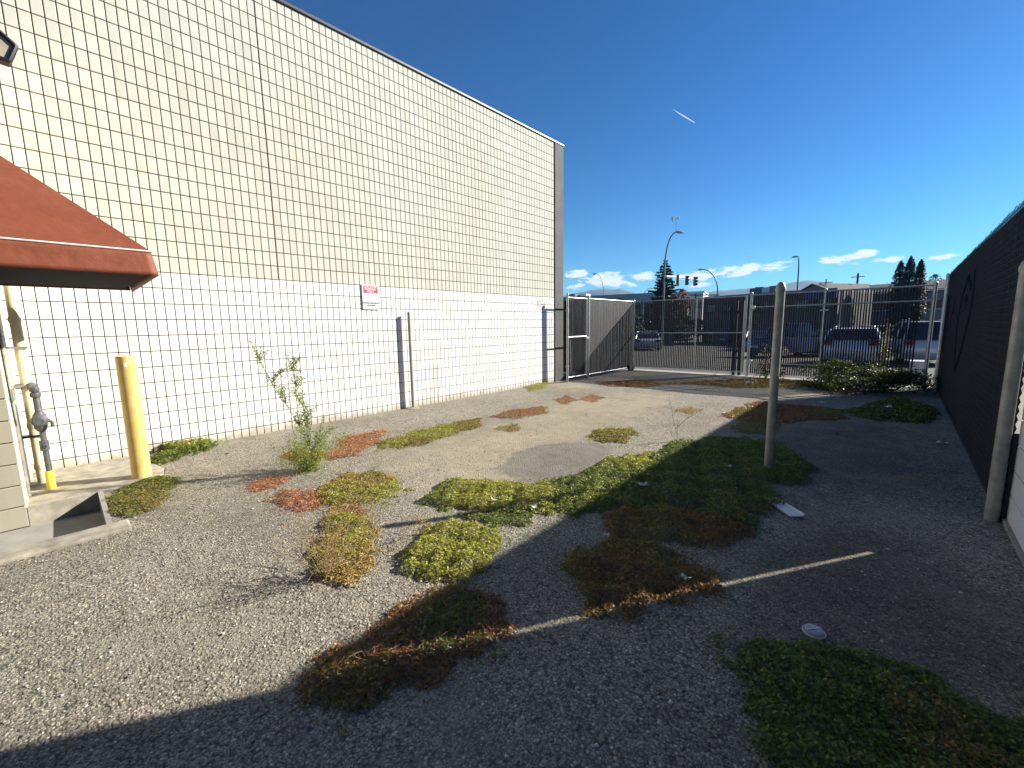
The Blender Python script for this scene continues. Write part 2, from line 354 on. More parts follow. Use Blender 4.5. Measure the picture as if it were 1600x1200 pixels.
def asphalt_mat(name, yard=True, dark=0.0):
    m, nt, p = new_mat(name); t = NT(nt); pos = t.pos()
    # aggregate: cells of stone in a dark binder, mixed sizes
    warp = t.n.new('ShaderNodeVectorMath'); warp.operation = 'ADD'
    nz = t.n.new('ShaderNodeTexNoise'); nz.inputs['Scale'].default_value = 45; t.link(pos, nz.inputs['Vector'])
    t.link(pos, warp.inputs[0]); t.link(t.scale(nz.outputs['Color'], (0.012, 0.012, 0.0)), warp.inputs[1])
    wp = warp.outputs[0]
    vc = t.n.new('ShaderNodeTexVoronoi'); vc.inputs['Scale'].default_value = 68; t.link(wp, vc.inputs['Vector'])
    vs = t.n.new('ShaderNodeTexVoronoi'); vs.inputs['Scale'].default_value = 150; t.link(wp, vs.inputs['Vector'])
    sepc = t.n.new('ShaderNodeSeparateColor'); t.link(vc.outputs['Color'], sepc.inputs[0])
    seps = t.n.new('ShaderNodeSeparateColor'); t.link(vs.outputs['Color'], seps.inputs[0])
    stone = t.ramp(sepc.outputs[0], [(0.0, (0.15, 0.141, 0.122)), (0.45, (0.31, 0.29, 0.245)), (0.8, (0.42, 0.39, 0.325)), (1.0, (0.64, 0.595, 0.50))])
    fine = t.ramp(seps.outputs[0], [(0.0, (0.11, 0.106, 0.097)), (0.6, (0.27, 0.258, 0.23)), (1.0, (0.44, 0.415, 0.365))])
    sel = t.ramp(sepc.outputs[1], [(0.42, 0.0), (0.46, 1.0)])
    col = t.mix(sel, fine, stone)
    edge = t.ramp(vc.outputs['Distance'], [(0.35, 0.0), (0.62, 1.0)])
    col = t.mix(t.math('MULTIPLY', t.math('MULTIPLY', edge, sel), 0.8), col, (0.07, 0.068, 0.062))
    if yard:
        def spot(x, y, rx, ry, soft=0.6):
            mp = t.n.new('ShaderNodeVectorMath'); mp.operation = 'SUBTRACT'; t.link(pos, mp.inputs[0]); mp.inputs[1].default_value = (x, y, 0)
            sc = t.scale(mp.outputs[0], (1 / rx, 1 / ry, 0)); ln = t.n.new('ShaderNodeVectorMath'); ln.operation = 'LENGTH'; t.link(sc, ln.inputs[0])
            e = t.math('ADD', ln.outputs['Value'], t.math('MULTIPLY', t.math('SUBTRACT', t.noise(pos, 2.2, 6, 0.65), 0.5), 1.1))
            mr = t.n.new('ShaderNodeMapRange'); mr.interpolation_type = 'SMOOTHSTEP'; t.link(e, mr.inputs['Value'])
            mr.inputs['From Min'].default_value = 1.0; mr.inputs['From Max'].default_value = 1.0 - soft
            return mr.outputs[0]
        # blown sandy dirt and worn tracks
        dirt = t.math('MAXIMUM', spot(-3.9, 4.2, 1.2, 2.6), t.math('MAXIMUM', spot(-4.2, 7.0, 1.4, 3.0), t.math('MAXIMUM', spot(-3.2, 3.2, 0.9, 1.0), spot(-6.5, 9.2, 0.9, 0.7))))
        grit = t.ramp(t.noise(pos, 90, 4, 0.7), [(0.3, (0.25, 0.222, 0.165)), (0.7, (0.44, 0.395, 0.305))])
        col = t.mix(t.math('MULTIPLY', dirt, 0.75), col, grit)
        # three broad areas of darker asphalt
        sp = t.n.new('ShaderNodeSeparateXYZ'); t.link(pos, sp.inputs[0])
        dark_areas = t.math('MAXIMUM', spot(-0.5, 6.6, 1.2, 2.6), t.math('MAXIMUM', spot(-4.6, 11.9, 3.2, 1.0), spot(0.0, 3.0, 0.8, 1.6)))
        col = t.mix(t.math('MULTIPLY', dark_areas, 0.6), col, (0.075, 0.07, 0.062))
        # newer smooth patch of finer mix
        pt = spot(-2.95, 3.95, 0.55, 0.95, 0.12)
        smooth = t.ramp(t.noise(pos, 160, 3, 0.6), [(0.3, (0.135, 0.13, 0.125)), (0.7, (0.215, 0.21, 0.20))])
        col = t.mix(t.math('MULTIPLY', pt, 0.85), col, smooth)
    # dust worked into the surface, darker oily spots, silt along the wall
    dustf = t.ramp(t.noise(pos, 0.85, 7, 0.7), [(0.5, 0.0), (0.68, 0.55)])
    fineg = t.ramp(t.noise(pos, 120, 4, 0.7), [(0.3, (0.19, 0.18, 0.155)), (0.7, (0.34, 0.322, 0.28))])
    if yard:
        spx = t.n.new('ShaderNodeSeparateXYZ'); t.link(pos, spx.inputs[0])
        silt = t.ramp(t.math('ADD', t.math('ADD', spx.outputs['X'], 7.2), t.math('MULTIPLY', t.math('SUBTRACT', t.noise(pos, 3.5, 6, 0.7), 0.5), 0.7)), [(0.08, 0.8), (0.34, 0.0)])
        dustf = t.math('MAXIMUM', dustf, silt)
    col = t.mix(dustf, col, fineg)
    oil = t.ramp(t.noise(pos, 1.9, 4, 0.6), [(0.66, 0.0), (0.74, 0.45)])
    col = t.mix(oil, col, (0.085, 0.08, 0.072))
    big = t.noise(pos, 0.7, 6, 0.65)
    col = t.mix(1.0, col, t.ramp(big, [(0.25, (0.62, 0.60, 0.56)), (0.5, (0.95, 0.94, 0.905)), (0.75, (1.14, 1.13, 1.09))]), 'MULTIPLY')
    mid = t.noise(pos, 6.0, 5, 0.7)
    col = t.mix(1.0, col, t.ramp(mid, [(0.3, 0.80), (0.7, 1.1)]), 'MULTIPLY')
    # hairline cracks
    cr = t.voro(t.scale(wp, (1, 1, 0)), 0.55, 'Distance', 'DISTANCE_TO_EDGE')
    crack = t.math('MULTIPLY', t.ramp(t.math('ADD', cr, t.math('MULTIPLY', t.noise(pos, 9, 5), 0.012)), [(0.006, 1.0), (0.012, 0.0)]), t.ramp(t.noise(pos, 0.9, 2), [(0.62, 0.0), (0.68, 0.8)]))
    col = t.mix(crack, col, (0.03, 0.028, 0.025))
    if dark: col = t.mix(1.0, col, (dark, dark, dark * 1.02), 'MULTIPLY')
    else: col = t.mix(1.0, col, (1.04, 1.01, 0.945), 'MULTIPLY')
    t.link(col, p.inputs['Base Color']); p.inputs['Roughness'].default_value = 0.88; p.inputs['Specular IOR Level'].default_value = 0.3
    h = t.math('ADD', t.math('MULTIPLY', t.math('MULTIPLY', t.math('SUBTRACT', 1.0, t.math('MULTIPLY', vc.outputs['Distance'], 1.3)), sel), 1.0),
               t.math('MULTIPLY', t.math('SUBTRACT', 1.0, vs.outputs['Distance']), 0.45))
    h = t.math('SUBTRACT', h, t.math('MULTIPLY', crack, 2.0))
    t.link(t.bump(h, 0.6, 0.010), p.inputs['Normal'])
    return m
M['asphalt'] = asphalt_mat('yard_asphalt')
M['street'] = asphalt_mat('street_asphalt', False, 0.42)

def paint_line_mat():
    m, nt, p = new_mat('worn_road_paint'); t = NT(nt); pos = t.pos()
    f = t.ramp(t.math('ADD', t.noise(pos, 30, 6, 0.75), t.math('MULTIPLY', t.voro(pos, 68), 0.25)), [(0.55, 0.0), (0.68, 1.0)])
    t.link(t.mix(f, (0.50, 0.49, 0.45), (0.20, 0.19, 0.17)), p.inputs['Base Color']); p.inputs['Roughness'].default_value = 0.85
    tr = t.n.new('ShaderNodeBsdfTransparent'); mx = t.n.new('ShaderNodeMixShader')
    t.link(t.ramp(t.math('ADD', t.noise(pos, 14, 6, 0.75), t.math('MULTIPLY', t.voro(pos, 60), 0.3)), [(0.56, 0.0), (0.66, 1.0)]), mx.inputs[0])
    t.link(p.outputs[0], mx.inputs[1]); t.link(tr.outputs[0], mx.inputs[2])
    t.link(mx.outputs[0], nt.nodes['Material Output'].inputs['Surface'])
    t.link(t.bump(t.voro(pos, 68), 0.6, 0.01), p.inputs['Normal'])
    return m
M['road_paint'] = paint_line_mat()

def leaf_mat(name, trans=0.3, rough=0.45):
    m, nt, p = new_mat(name); t = NT(nt)
    a = t.n.new('ShaderNodeAttribute'); a.attribute_name = 'Col'
    t.link(a.outputs['Color'], p.inputs['Base Color']); p.inputs['Roughness'].default_value = rough; p.inputs['Specular IOR Level'].default_value = 0.35
    tr = t.n.new('ShaderNodeBsdfTranslucent'); t.link(t.mix(1.0, a.outputs['Color'], (1.5, 1.45, 0.9), 'MULTIPLY'), tr.inputs['Color'])
    mx = t.n.new('ShaderNodeMixShader'); mx.inputs[0].default_value = trans
    t.link(p.outputs[0], mx.inputs[1]); t.link(tr.outputs[0], mx.inputs[2]); t.link(mx.outputs[0], nt.nodes['Material Output'].inputs['Surface'])
    return m
M['leaf'] = leaf_mat('leaf', 0.36); M['needle'] = leaf_mat('needle', 0.12, 0.6)
M['stem_red'] = plain('red_stem', (0.22, 0.07, 0.045), 0.6, var=0.3, scale=30)
M['stem_green'] = plain('green_stem', (0.16, 0.17, 0.06), 0.6, var=0.25, scale=30)
M['stem_straw'] = plain('straw_stem', (0.34, 0.24, 0.12), 0.7, var=0.3, scale=30)
M['bark'] = plain('bark', (0.07, 0.05, 0.035), 0.9, bump=0.6, bscale=20)
M['stone'] = plain('loose_stone', (0.30, 0.28, 0.245), 0.85, var=0.5, scale=40)

def glass_mat(name, col, rough=0.05):
    m, nt, p = new_mat(name); p.inputs['Base Color'].default_value = (*col, 1); p.inputs['Roughness'].default_value = rough
    p.inputs['Specular IOR Level'].default_value = 0.8; return m
M['glass'] = glass_mat('dark_glass', (0.012, 0.015, 0.018))
def car_paint(name, col):
    m, nt, p = new_mat(name); p.inputs['Base Color'].default_value = (*col, 1); p.inputs['Roughness'].default_value = 0.28
    p.inputs['Metallic'].default_value = 0.25; p.inputs['Coat Weight'].default_value = 0.6; p.inputs['Coat Roughness'].default_value = 0.06; return m

# ------------------------------------------------------------------ ground
WALL_X = -7.2
def undul(x, y):
    e = np.clip(np.minimum.reduce([x + 7.15, 0.6 - x + 0.05, 13.6 - y, y + 3.5]) / 0.8, 0, 1)
    return e * 0.010 * (np.sin(x * 1.3 + 0.7) * np.sin(y * 0.9 + 1.1) + 0.6 * np.sin(x * 2.9 - y * 1.7))
def yard():
    st = 0.1
    xs = np.arange(-7.2, 6.0 + 1e-6, st); ys = np.arange(-5.0, 14.3 + 1e-6, st)
    X, Y = np.meshgrid(xs, ys, indexing='ij')
    hole = (X < -4.5) & (Y < 0.70)
    Z = undul(X, Y)
    near = ((X < -4.2) & (Y < 1.0))
    Z[near] = 0
    V = np.stack([X, Y, Z], -1).reshape(-1, 3); ny = len(ys); F = []
    for i in range(len(xs) - 1):
        for j in range(len(ys) - 1):
            if xs[i] + st / 2 < -4.5 and ys[j] + st / 2 < 0.70: continue
            F.append((i * ny + j, (i + 1) * ny + j, (i + 1) * ny + j + 1, i * ny + j + 1))
    o = np_mesh('yard_asphalt', V, F, M['asphalt'], smooth=True); tag(o, kind='structure'); return o
yard()
fill = MB()   # dirt and asphalt between pad, pit and curb
fill.add([(-5.8, .13, 0), (-4.72, .13, 0), (-4.72, .25, 0), (-4.5, .25, 0), (-4.5, .70, 0), (-6.2, .70, 0), (-6.0, .655, 0), (-5.75, .35, 0)],
         [(0, 1, 2, 3, 4, 5, 6, 7)])
fill.add([(-7.2, .52, 0), (-6.25, .695, 0), (-6.2, .70, 0), (-7.2, .70, 0)], [(0, 1, 2, 3)])
tag(fill.build('pit_side_asphalt', M['asphalt']), kind='structure')

def outer_ground():
    V = []; F = []
    ys = [14.3, 20, 26, 32, 38, 44, 50, 55, 80, 200, 1000, 9000]; xs = [-9000, -300, -60, -30, -15, -7.2, 0, 6, 30, 60, 300, 9000]
    for x in xs:
        for y in ys: V.append((x, y, gz(y) - 0.004))
    n = len(ys)
    for i in range(len(xs) - 1):
        for j in range(n - 1): F.append((i * n + j, (i + 1) * n + j, (i + 1) * n + j + 1, i * n + j + 1))
    def rect(x0, y0, x1, y1):
        o = len(V); V.extend([(x0, y0, -.004), (x1, y0, -.004), (x1, y1, -.004), (x0, y1, -.004)]); F.append((o, o + 1, o + 2, o + 3))
    rect(-9000, -9000, 9000, -5.0); rect(-9000, -5, -7.2, 14.3); rect(6, -5, 9000, 14.3)
    tag(np_mesh('ground', V, F, M['street']), kind='structure')
outer_ground()
apron = MB().bbox((-6.95, 13.62, -.05), (0.6, 14.15, 0.012)); tag(apron.build('concrete_apron', M['concrete_dark'], bevel=.01), kind='structure')
# painted road marks beyond the fence
rm = MB()
for (x0, y0, x1, y1, w) in [(-40, 36, 20, 30.5, .12), (-40, 52, 10, 46, .12)]:
    d = Vector((x1 - x0, y1 - y0, 0)).normalized(); nn = Vector((-d.y, d.x, 0)) * w
    k = 12
    for i in range(k):
        a = Vector((x0, y0, 0)).lerp(Vector((x1, y1, 0)), i / k); b = Vector((x0, y0, 0)).lerp(Vector((x1, y1, 0)), (i + .6) / k)
        rm.add([(a.x + nn.x, a.y + nn.y, gz(a.y + nn.y) + .004), (a.x - nn.x, a.y - nn.y, gz(a.y - nn.y) + .004), (b.x - nn.x, b.y - nn.y, gz(b.y - nn.y) + .004), (b.x + nn.x, b.y + nn.y, gz(b.y + nn.y) + .004)], [(0, 1, 2, 3)])
tag(rm.build('road_marking', M['road_paint']), kind='structure')
def floor_line(pts, w):
    mb = MB(); n = len(pts); vs = []; fs = []
    for i, (x, y) in enumerate(pts):
        a = Vector(pts[max(i - 1, 0)]); b = Vector(pts[min(i + 1, n - 1)]); d = (b - a).normalized()
        for s in (-1, 1):
            px, py = x - d.y * w / 2 * s, y + d.x * w / 2 * s
            vs.append((px, py, float(undul(np.float64(px), np.float64(py))) + .004))
    for i in range(n - 1): fs.append((2 * i, 2 * i + 1, 2 * i + 3, 2 * i + 2))
    mb.add(vs, fs); o = mb.build('parking_line', M['road_paint']); tag(o, kind='structure')
def seg(a, b, n=40):
    return [(a[0] + (b[0] - a[0]) * i / n, a[1] + (b[1] - a[1]) * i / n) for i in range(n + 1)]
floor_line(seg((-2.86, -0.16), (-2.78, 0.02), 6), 0.035)

# pad, pit, curb
pad_poly = [(-7.2, -.353), (-5.8, -.353), (-5.8, .115), (-5.75, .35), (-6.0, .655), (-6.25, .695), (-7.2, .52)]
tag(MB().prism(pad_poly, -.3, .014).build('concrete_pad', M['concrete']), kind='structure')
pit = MB()
pit.prism([(-5.8, -3), (-4.72, -3), (-4.72, .13), (-5.8, .13)], -.3, -.17)
tag(pit.build('sunken_walkway', M['concrete_dark']), kind='structure')
ew = MB(); ew.bbox((-5.802, .114, -.25), (-4.721, .150, .020))
tag(ew.build('pit_end_kerb', M['concrete_dark']), kind='structure')
kb = MB().bbox((-4.72, -3, -.25), (-4.5, .25, .03)); tag(kb.build('kerb', M['concrete'], bevel=.015), kind='structure')

# ------------------------------------------------------------------ long block building
WTOP, Y0W, Y1W = 6.44, -0.615, 9.555
bld = thing('block_building', (-12, 4.5, 0), 'tall white and tan block wall building filling the left side of the yard', 'building')
core = MB()
core.bbox((-20, -9, -.3), (WALL_X - .012, Y1W + .3, WTOP - .02)); core.build('wall', M['grout'], bld)
MB().bbox((-20.1, -9.1, WTOP - .02), (WALL_X + .028, Y1W + .425, WTOP + .03)).build('roof_flashing', M['flashing'], bld, bevel=.01)
MB().bbox((WALL_X - .3, Y1W + .012, -.2), (WALL_X + .015, Y1W + .40, WTOP - .025)).build('pilaster', M['pilaster'], bld, bevel=.008)
rows = [(-.15, Z_OFF)] + [(Z_OFF + k * BP_Z, Z_OFF + (k + 1) * BP_Z) for k in range(31)]
rows = [r for r in rows if r[0] < WTOP - .05]; rows[-1] = (rows[-1][0], min(rows[-1][1], WTOP - .02))
PAINT_Z = 2.372
J = 0.0047
CTRL = 2.46                                   # control joint, upper wall only
blocks = []
ncol = int(round((Y1W - Y0W) / BP_Y))
for (za, zb) in rows:
    for c in range(ncol):
        ya = (math.floor(Y0W / BP_Y) + c) * BP_Y; yb = ya + BP_Y
        if yb > Y1W: continue
        P = np.array([WALL_X, (ya + yb) / 2, (za + zb) / 2 - CAM_H]); q = ROT.T @ P
        px, py = 800 + FOC * q[0] / q[2], 600 + FOC * q[1] / q[2]
        area = 0
        if q[2] > 0.5 and 4 < px < 1596 and 4 < py < 1196 and not (px < 236 and 245 < py < 452 and py > 243 + px * .63) and not (px < 60 and py > 452):
            area = (FOC / q[2]) ** 2 * (BP_Y * BP_Z) * abs(P[0]) / np.linalg.norm(P)
        blocks.append((area, ya, yb, za, zb))
blocks.sort(key=lambda b: -b[0])
def block_geo(mb, ya, yb, za, zb, x0, x1, j=J, ch=0.004):
    a, b, c, d = ya + j, yb - j, za + j, zb - j
    jr = lambda: random.uniform(-.0012, .0012)
    f = [(x1 + jr(), a + ch, c + ch), (x1 + jr(), b - ch, c + ch), (x1 + jr(), b - ch, d - ch), (x1 + jr(), a + ch, d - ch)]
    g = [(x1 - ch, a, c), (x1 - ch, b, c), (x1 - ch, b, d), (x1 - ch, a, d)]
    h = [(x0, a, c), (x0, b, c), (x0, b, d), (x0, a, d)]
    fs = [(0, 1, 2, 3)]
    for o in (0, 4):
        fs += [(o + (i + 1) % 4, o + i, o + 4 + i, o + 4 + (i + 1) % 4) for i in range(4)]
    mb.add(f + g + h, fs)
proto = {}
for (area, ya, yb, za, zb) in blocks[:300]:
    mat = 'block_white' if zb < PAINT_Z + .02 else 'block_tan'
    key = (mat, round(zb - za, 3), random.randrange(3))
    if key not in proto:
        mb = MB(); block_geo(mb, -BP_Y / 2, BP_Y / 2, -(zb - za) / 2, (zb - za) / 2, -.016, 0)
        me = bpy.data.meshes.new('brick'); me.from_pydata(mb.v, [], mb.f); me.materials.append(M[mat]); proto[key] = me
    o = bpy.data.objects.new('brick', proto[key]); C.objects.link(o); o.parent = bld
    o.location = Vector((WALL_X, (ya + yb) / 2, (za + zb) / 2)) - bld.location
for mat, nm in (('block_white', 'white_brick_courses'), ('block_tan', 'tan_brick_courses')):
    mb = MB()
    for (area, ya, yb, za, zb) in blocks[300:]:
        is_w = zb < PAINT_Z + .02
        if is_w != (mat == 'block_white'): continue
        if not is_w and ya < CTRL <= yb: yb -= .007
        block_geo(mb, ya, yb, za, zb, WALL_X - .016, WALL_X)
    tag(mb.build(nm, M[mat], bld), kind='stuff')

# sign on the wall
sg = thing('wall_sign', (-7.15, 3.98, 2.16), 'small white parking sign with red header on the white block wall', 'sign')
MB().bbox((-7.199, 3.83, 1.95), (-7.186, 4.13, 2.37)).build('backing', M['black'], sg)
MB().bbox((-7.186, 3.82, 1.945), (-7.178, 4.155, 2.385)).build('panel', M['sign_white'], sg, bevel=.003)
MB().bbox((-7.178, 3.845, 2.235), (-7.176, 4.13, 2.375)).build('header', M['sign_red'], sg)
def text(body, y, z, size, mat, parent, x=-7.1745, sx=1.0):
    cu = bpy.data.curves.new('lettering', 'FONT'); cu.body = body; cu.size = size; cu.align_x = 'CENTER'; cu.align_y = 'CENTER'; cu.extrude = 0.0005; cu.offset = 0.0008
    tmp = bpy.data.objects.new('tmp', cu); C.objects.link(tmp); bpy.context.view_layer.update()
    me = bpy.data.meshes.new_from_object(tmp.evaluated_get(bpy.context.evaluated_depsgraph_get())); bpy.data.objects.remove(tmp)
    me.materials.clear(); me.materials.append(mat); o = bpy.data.objects.new('lettering', me); C.objects.link(o); o.parent = parent
    o.location = Vector((x, y, z)) - org(parent); o.rotation_euler = (rad(90), 0, rad(90)); o.scale = (sx, 1, 1)
    return o
text('CUSTOMER', 3.98, 2.350, .052, M['sign_white'], sg); text('PARKING', 3.98, 2.306, .052, M['sign_white'], sg); text('ONLY', 3.98, 2.262, .052, M['sign_white'], sg)
text('TOWING ENFORCED', 3.985, 2.058, .036, M['sign_black'], sg); text('24 HOURS', 3.985, 2.018, .036, M['sign_black'], sg)

# ------------------------------------------------------------------ left building, awning, pipes
lb = thing('corner_building', (-6.2, -2.5, 0), 'beige block building corner at the far left edge below the awning', 'building')
LX, LY = -5.8, -0.353
MB().bbox((WALL_X + .003, -8, -.3), (LX - .012, LY - .012, 4.6)).build('wall', M['grout_pale'], lb)
MB().bbox((WALL_X + .004, -8.1, 4.6), (LX + .06, LY + .06, 4.75)).build('parapet_cap', M['flashing'], lb)
rest = MB(); bm_shared = {}
for r in range(23):
    za, zb = r * .2 - .17, (r + 1) * .2 - .17
    for c in range(8):
        yb = LY - c * .4 + (0.0); ya = yb - .4
        if r < 11 and c < 2:
            mb = MB(); block_geo(mb, ya, yb, za, zb, LX - .016, LX, .004, .005); mb.build('brick', M['block_cream_shaded'], lb)
        else: block_geo(rest, ya, yb, za, zb, LX - .016, LX, .004, .005)
tag(rest.build('shaded_brick_courses', M['block_cream_shaded'], lb), kind='stuff')
def block_geo_y(mb, xa, xb, za, zb, y0, y1, j=.004, ch=.005):
    t = MB(); block_geo(t, xa, xb, za, zb, y0, y1, j, ch)
    mb.add([(v[1], v[0], v[2]) for v in t.v], [tuple(reversed(f)) for f in t.f])
for r in range(23):
    for c in range(5):
        xb = LX - c * .4; xa = max(xb - .4, WALL_X + .004)
        if r < 10 and c < 3:
            mb = MB(); block_geo_y(mb, xa, xb, r * .2, (r + 1) * .2, LY - .016, LY); mb.build('brick', M['block_cream'], lb)
        else:
            if r == 10 and c == 0: rest2 = MB()
            if r >= 10: block_geo_y(rest2, xa, xb, r * .2, (r + 1) * .2, LY - .016, LY)
            else:
                if 'rest3' not in globals(): rest3 = MB()
                block_geo_y(rest3, xa, xb, r * .2, (r + 1) * .2, LY - .016, LY)
rest2.v and tag(rest2.build('cream_brick_courses', M['block_cream'], lb), kind='stuff')
tag(rest3.build('cream_brick_courses', M['block_cream'], lb), kind='stuff')

# awning: hipped round the corner
aw = thing('awning', (-5.0, -.3, 2.0), 'rust red fabric awning with folded valance at the upper left edge', 'awning')
XF, YF, XE = -4.43, 0.585, -6.15
zv, zb_, zt = 2.235, 2.045, 3.27
def grid_quad(mb, p00, p10, p11, p01, nu, nv, wob=0.0):
    vs = []; fs = []
    P = [Vector(p) for p in (p00, p10, p11, p01)]
    nrm = (P[1] - P[0]).cross(P[3] - P[0]).normalized()
    for i in range(nu + 1):
        for j in range(nv + 1):
            u, v = i / nu, j / nv
            p = P[0] * (1 - u) * (1 - v) + P[1] * u * (1 - v) + P[2] * u * v + P[3] * (1 - u) * v
            e = math.sin(math.pi * u) * math.sin(math.pi * v)
            w = wob * e * (math.sin(u * 17 + v * 5) * .6 + math.sin(u * 31 - v * 3) * .4)
            vs.append(p + nrm * w)
    for i in range(nu):
        for j in range(nv):
            a = i * (nv + 1) + j; fs.append((a, a + nv + 1, a + nv + 2, a + 1))
    mb.add(vs, fs)
cm_ = MB()
grid_quad(cm_, (XF, -3.4, zv), (XF, YF, zv), (LX, LY, zt), (LX, -3.4, zt), 44, 16, .009)
grid_quad(cm_, (XF, YF, zv), (XE, YF, zv), (XE, LY, zt), (LX, LY, zt), 16, 12, .006)
cm_.build('canopy', M['awning'], aw, smooth=True)
vm = MB()
grid_quad(vm, (XF + .03, -3.4, zb_), (XF + .03, YF + .03, zb_), (XF + .003, YF + .003, zv - .012), (XF + .003, -3.4, zv - .012), 80, 6, .013)
grid_quad(vm, (XF + .03, YF + .03, zb_), (XE, YF + .03, zb_ - .02), (XE, YF + .003, zv - .012), (XF + .003, YF + .003, zv - .012), 20, 5, .008)
vo = vm.build('valance', M['awning'], aw, smooth=True)
sol = vo.modifiers.new('thickness', 'SOLIDIFY'); sol.thickness = .004
MB().tube([(XF + .004, -3.4, zv - .004), (XF + .004, YF + .004, zv - .004), (XE, YF + .004, zv - .004)], .007, 8).build('piping', M['white_trim'], aw)
sdm = MB(); sdm.add([(XE, YF, zv), (XE, LY, zt), (XE, LY, zb_), (XE, YF + .02, zb_)], [(0, 1, 2, 3)]); sdm.build('end_panel', M['awning'], aw)
fr = MB()
for y in (-3.3, -1.8, -.35): fr.tube([(XF - .02, y, zb_ + .10), (LX + .01, y, zb_ + .10)], .013, 8)
for x in (-4.9, -5.6, -6.1): fr.tube([(x, YF - .02, zb_ + .10), (x, LY + .01, zb_ + .10)], .013, 8)
fr.tube([(XF - .015, -3.4, zb_ + .10), (XF - .015, YF - .015, zb_ + .10), (XE + .02, YF - .015, zb_ + .10)], .013, 8)
fr.build('frame', M['black'], aw)
# near-black sheet painting the awning's inner shade across its underside
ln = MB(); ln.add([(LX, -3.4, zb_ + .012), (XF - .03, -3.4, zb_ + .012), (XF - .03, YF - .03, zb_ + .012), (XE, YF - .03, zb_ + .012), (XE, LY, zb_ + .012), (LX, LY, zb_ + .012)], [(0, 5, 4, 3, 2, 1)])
ln.build('underside_shade', plain('underside_shade', (0.006, 0.002, 0.002), .9, spec=.1), aw)

# flood light on the corner building
fl = thing('floodlight', (-5.1, -.2, 3.78), 'black rimmed wall floodlight cut by the upper left frame edge', 'floodlight')
def on_x(px, py, x):
    d = survey(px, py); t = x / d[0]; return Vector((x, d[1] * t, CAM_H + d[2] * t))
FX = -5.35
fa, fb2, fc, fd = on_x(-34, 20, FX), on_x(25, 72, FX), on_x(14, 95, FX), on_x(-42, 76, FX)
def rounded(c4, k=.16):
    out = []
    for i in range(4):
        p, a_, b_ = c4[i], c4[i - 1], c4[(i + 1) % 4]
        for f in (k, k * .35): out.append(p.lerp(a_, f * .5) if f == k else (p.lerp(a_, f * .3) + p.lerp(b_, f * .3)) / 2)
        out.append(p.lerp(b_, k * .5))
    return out
lp4 = rounded([fa, fb2, fc, fd])
MB().tube(lp4 + [lp4[0], lp4[1]], .016, 8, caps=False).build('rim', M['black'], fl, smooth=True)
hb = MB(); nn_ = len(lp4); back = [p + Vector((-.10, 0, -.01)) for p in lp4]
hb.add(lp4 + back, [(i, (i + 1) % nn_, nn_ + (i + 1) % nn_, nn_ + i) for i in range(nn_)] + [tuple(range(nn_, 2 * nn_))]); hb.build('housing', M['black'], fl)
lz = MB(); lz.add([p + Vector((-.004, 0, 0)) for p in lp4], [tuple(range(nn_))]); lz.build('lens', plain('lens', (0.40, 0.34, 0.25), .2, var=.25, scale=9), fl)
cF = (fa + fb2 + fc + fd) / 4
MB().tube([cF + Vector((-.09, 0, 0)), (FX - .2, -.40, cF.z - .02), (LX - .01, -.45, cF.z - .02)], .02, 8).build('bracket', M['black'], fl)

# vertical drain pipe
dp = thing('drain_pipe', (-6.66, -.262, 0), 'tall beige vertical drain pipe beside the gas regulator at far left', 'pipe')
PX, PY = -6.66, -.262
MB().tube([(PX, PY, .01), (PX, PY, 3.2)], .042, 16).build('shaft', M['beige_paint'], dp, smooth=True)
for z in (.17, .62, 1.72):
    MB().tube([(PX, PY, z), (PX, PY, z + .05)], .049, 16).build('collar', M['beige_paint'], dp, smooth=True)
for z in (.52, 1.05, 1.45):
    MB().bbox((PX - .05, LY - .01, z), (PX + .05, PY + .052, z + .022)).build('strap', M['black'] if z < 1 else M['galv'], dp)
cd = thing('conduit', (-6.1, -.3, 0), 'thin pale conduit running up the cream block return at left', 'conduit')
MB().tube([(-6.05, LY + .014, .05), (-6.05, LY + .014, 1.0), (-6.05, LY + .016, 2.0)], .011, 8).build('shaft', M['galv'], cd, smooth=True)
MB().bbox((-6.10, LY - .002, .98), (-6.0, LY + .03, 1.1)).build('junction_box', M['galv'], cd, bevel=.004)
MB().tube([(-5.9, LY + .008, 1.6), (-5.92, LY + .01, 1.1), (-5.97, LY + .01, .82), (-6.03, LY + .01, .75)], .006, 6).build('cable', M['rubber'], cd)

# gas riser with regulator
gr = thing('gas_regulator', (-6.33, -.21, 0), 'grey gas riser with regulator rising from a yellow sleeve by the corner', 'gas regulator')
GX, GY = -6.335, -.2
MB().tube([(GX, GY, 0), (GX, GY, .2)], .033, 16).build('sleeve', M['yellow_pipe'], gr, smooth=True)
MB().tube([(GX, GY, .2), (GX, GY, .62)], .021, 12).build('riser', M['grey_paint'], gr, smooth=True)
v = MB(); v.tube([(GX, GY, .42), (GX, GY, .52)], .036, 10); v.tube([(GX - .03, GY, .47), (GX + .07, GY, .47)], .018, 8); v.box((GX + .085, GY, .47), (.02, .012, .07)); v.build('shutoff_valve', M['grey_paint'], gr, smooth=True)
rg = MB()
rg.tube([(GX, GY, .62), (GX, GY, .66), (GX, GY, .78), (GX, GY, .82)], [.03, .05, .05, .03], 14)
rg.tube([(GX - .01, GY, .74), (GX + .07, GY, .74), (GX + .09, GY, .74), (GX + .11, GY, .74)], [.03, .062, .062, .04], 20)
rg.tube([(GX + .11, GY, .74), (GX + .19, GY, .74)], [.045, .035], 14)
rg.tube([(GX, GY, .74), (GX - .10, GY, .74)], .03, 10)
ro = rg.build('regulator', M['grey_paint'], gr, smooth=True)
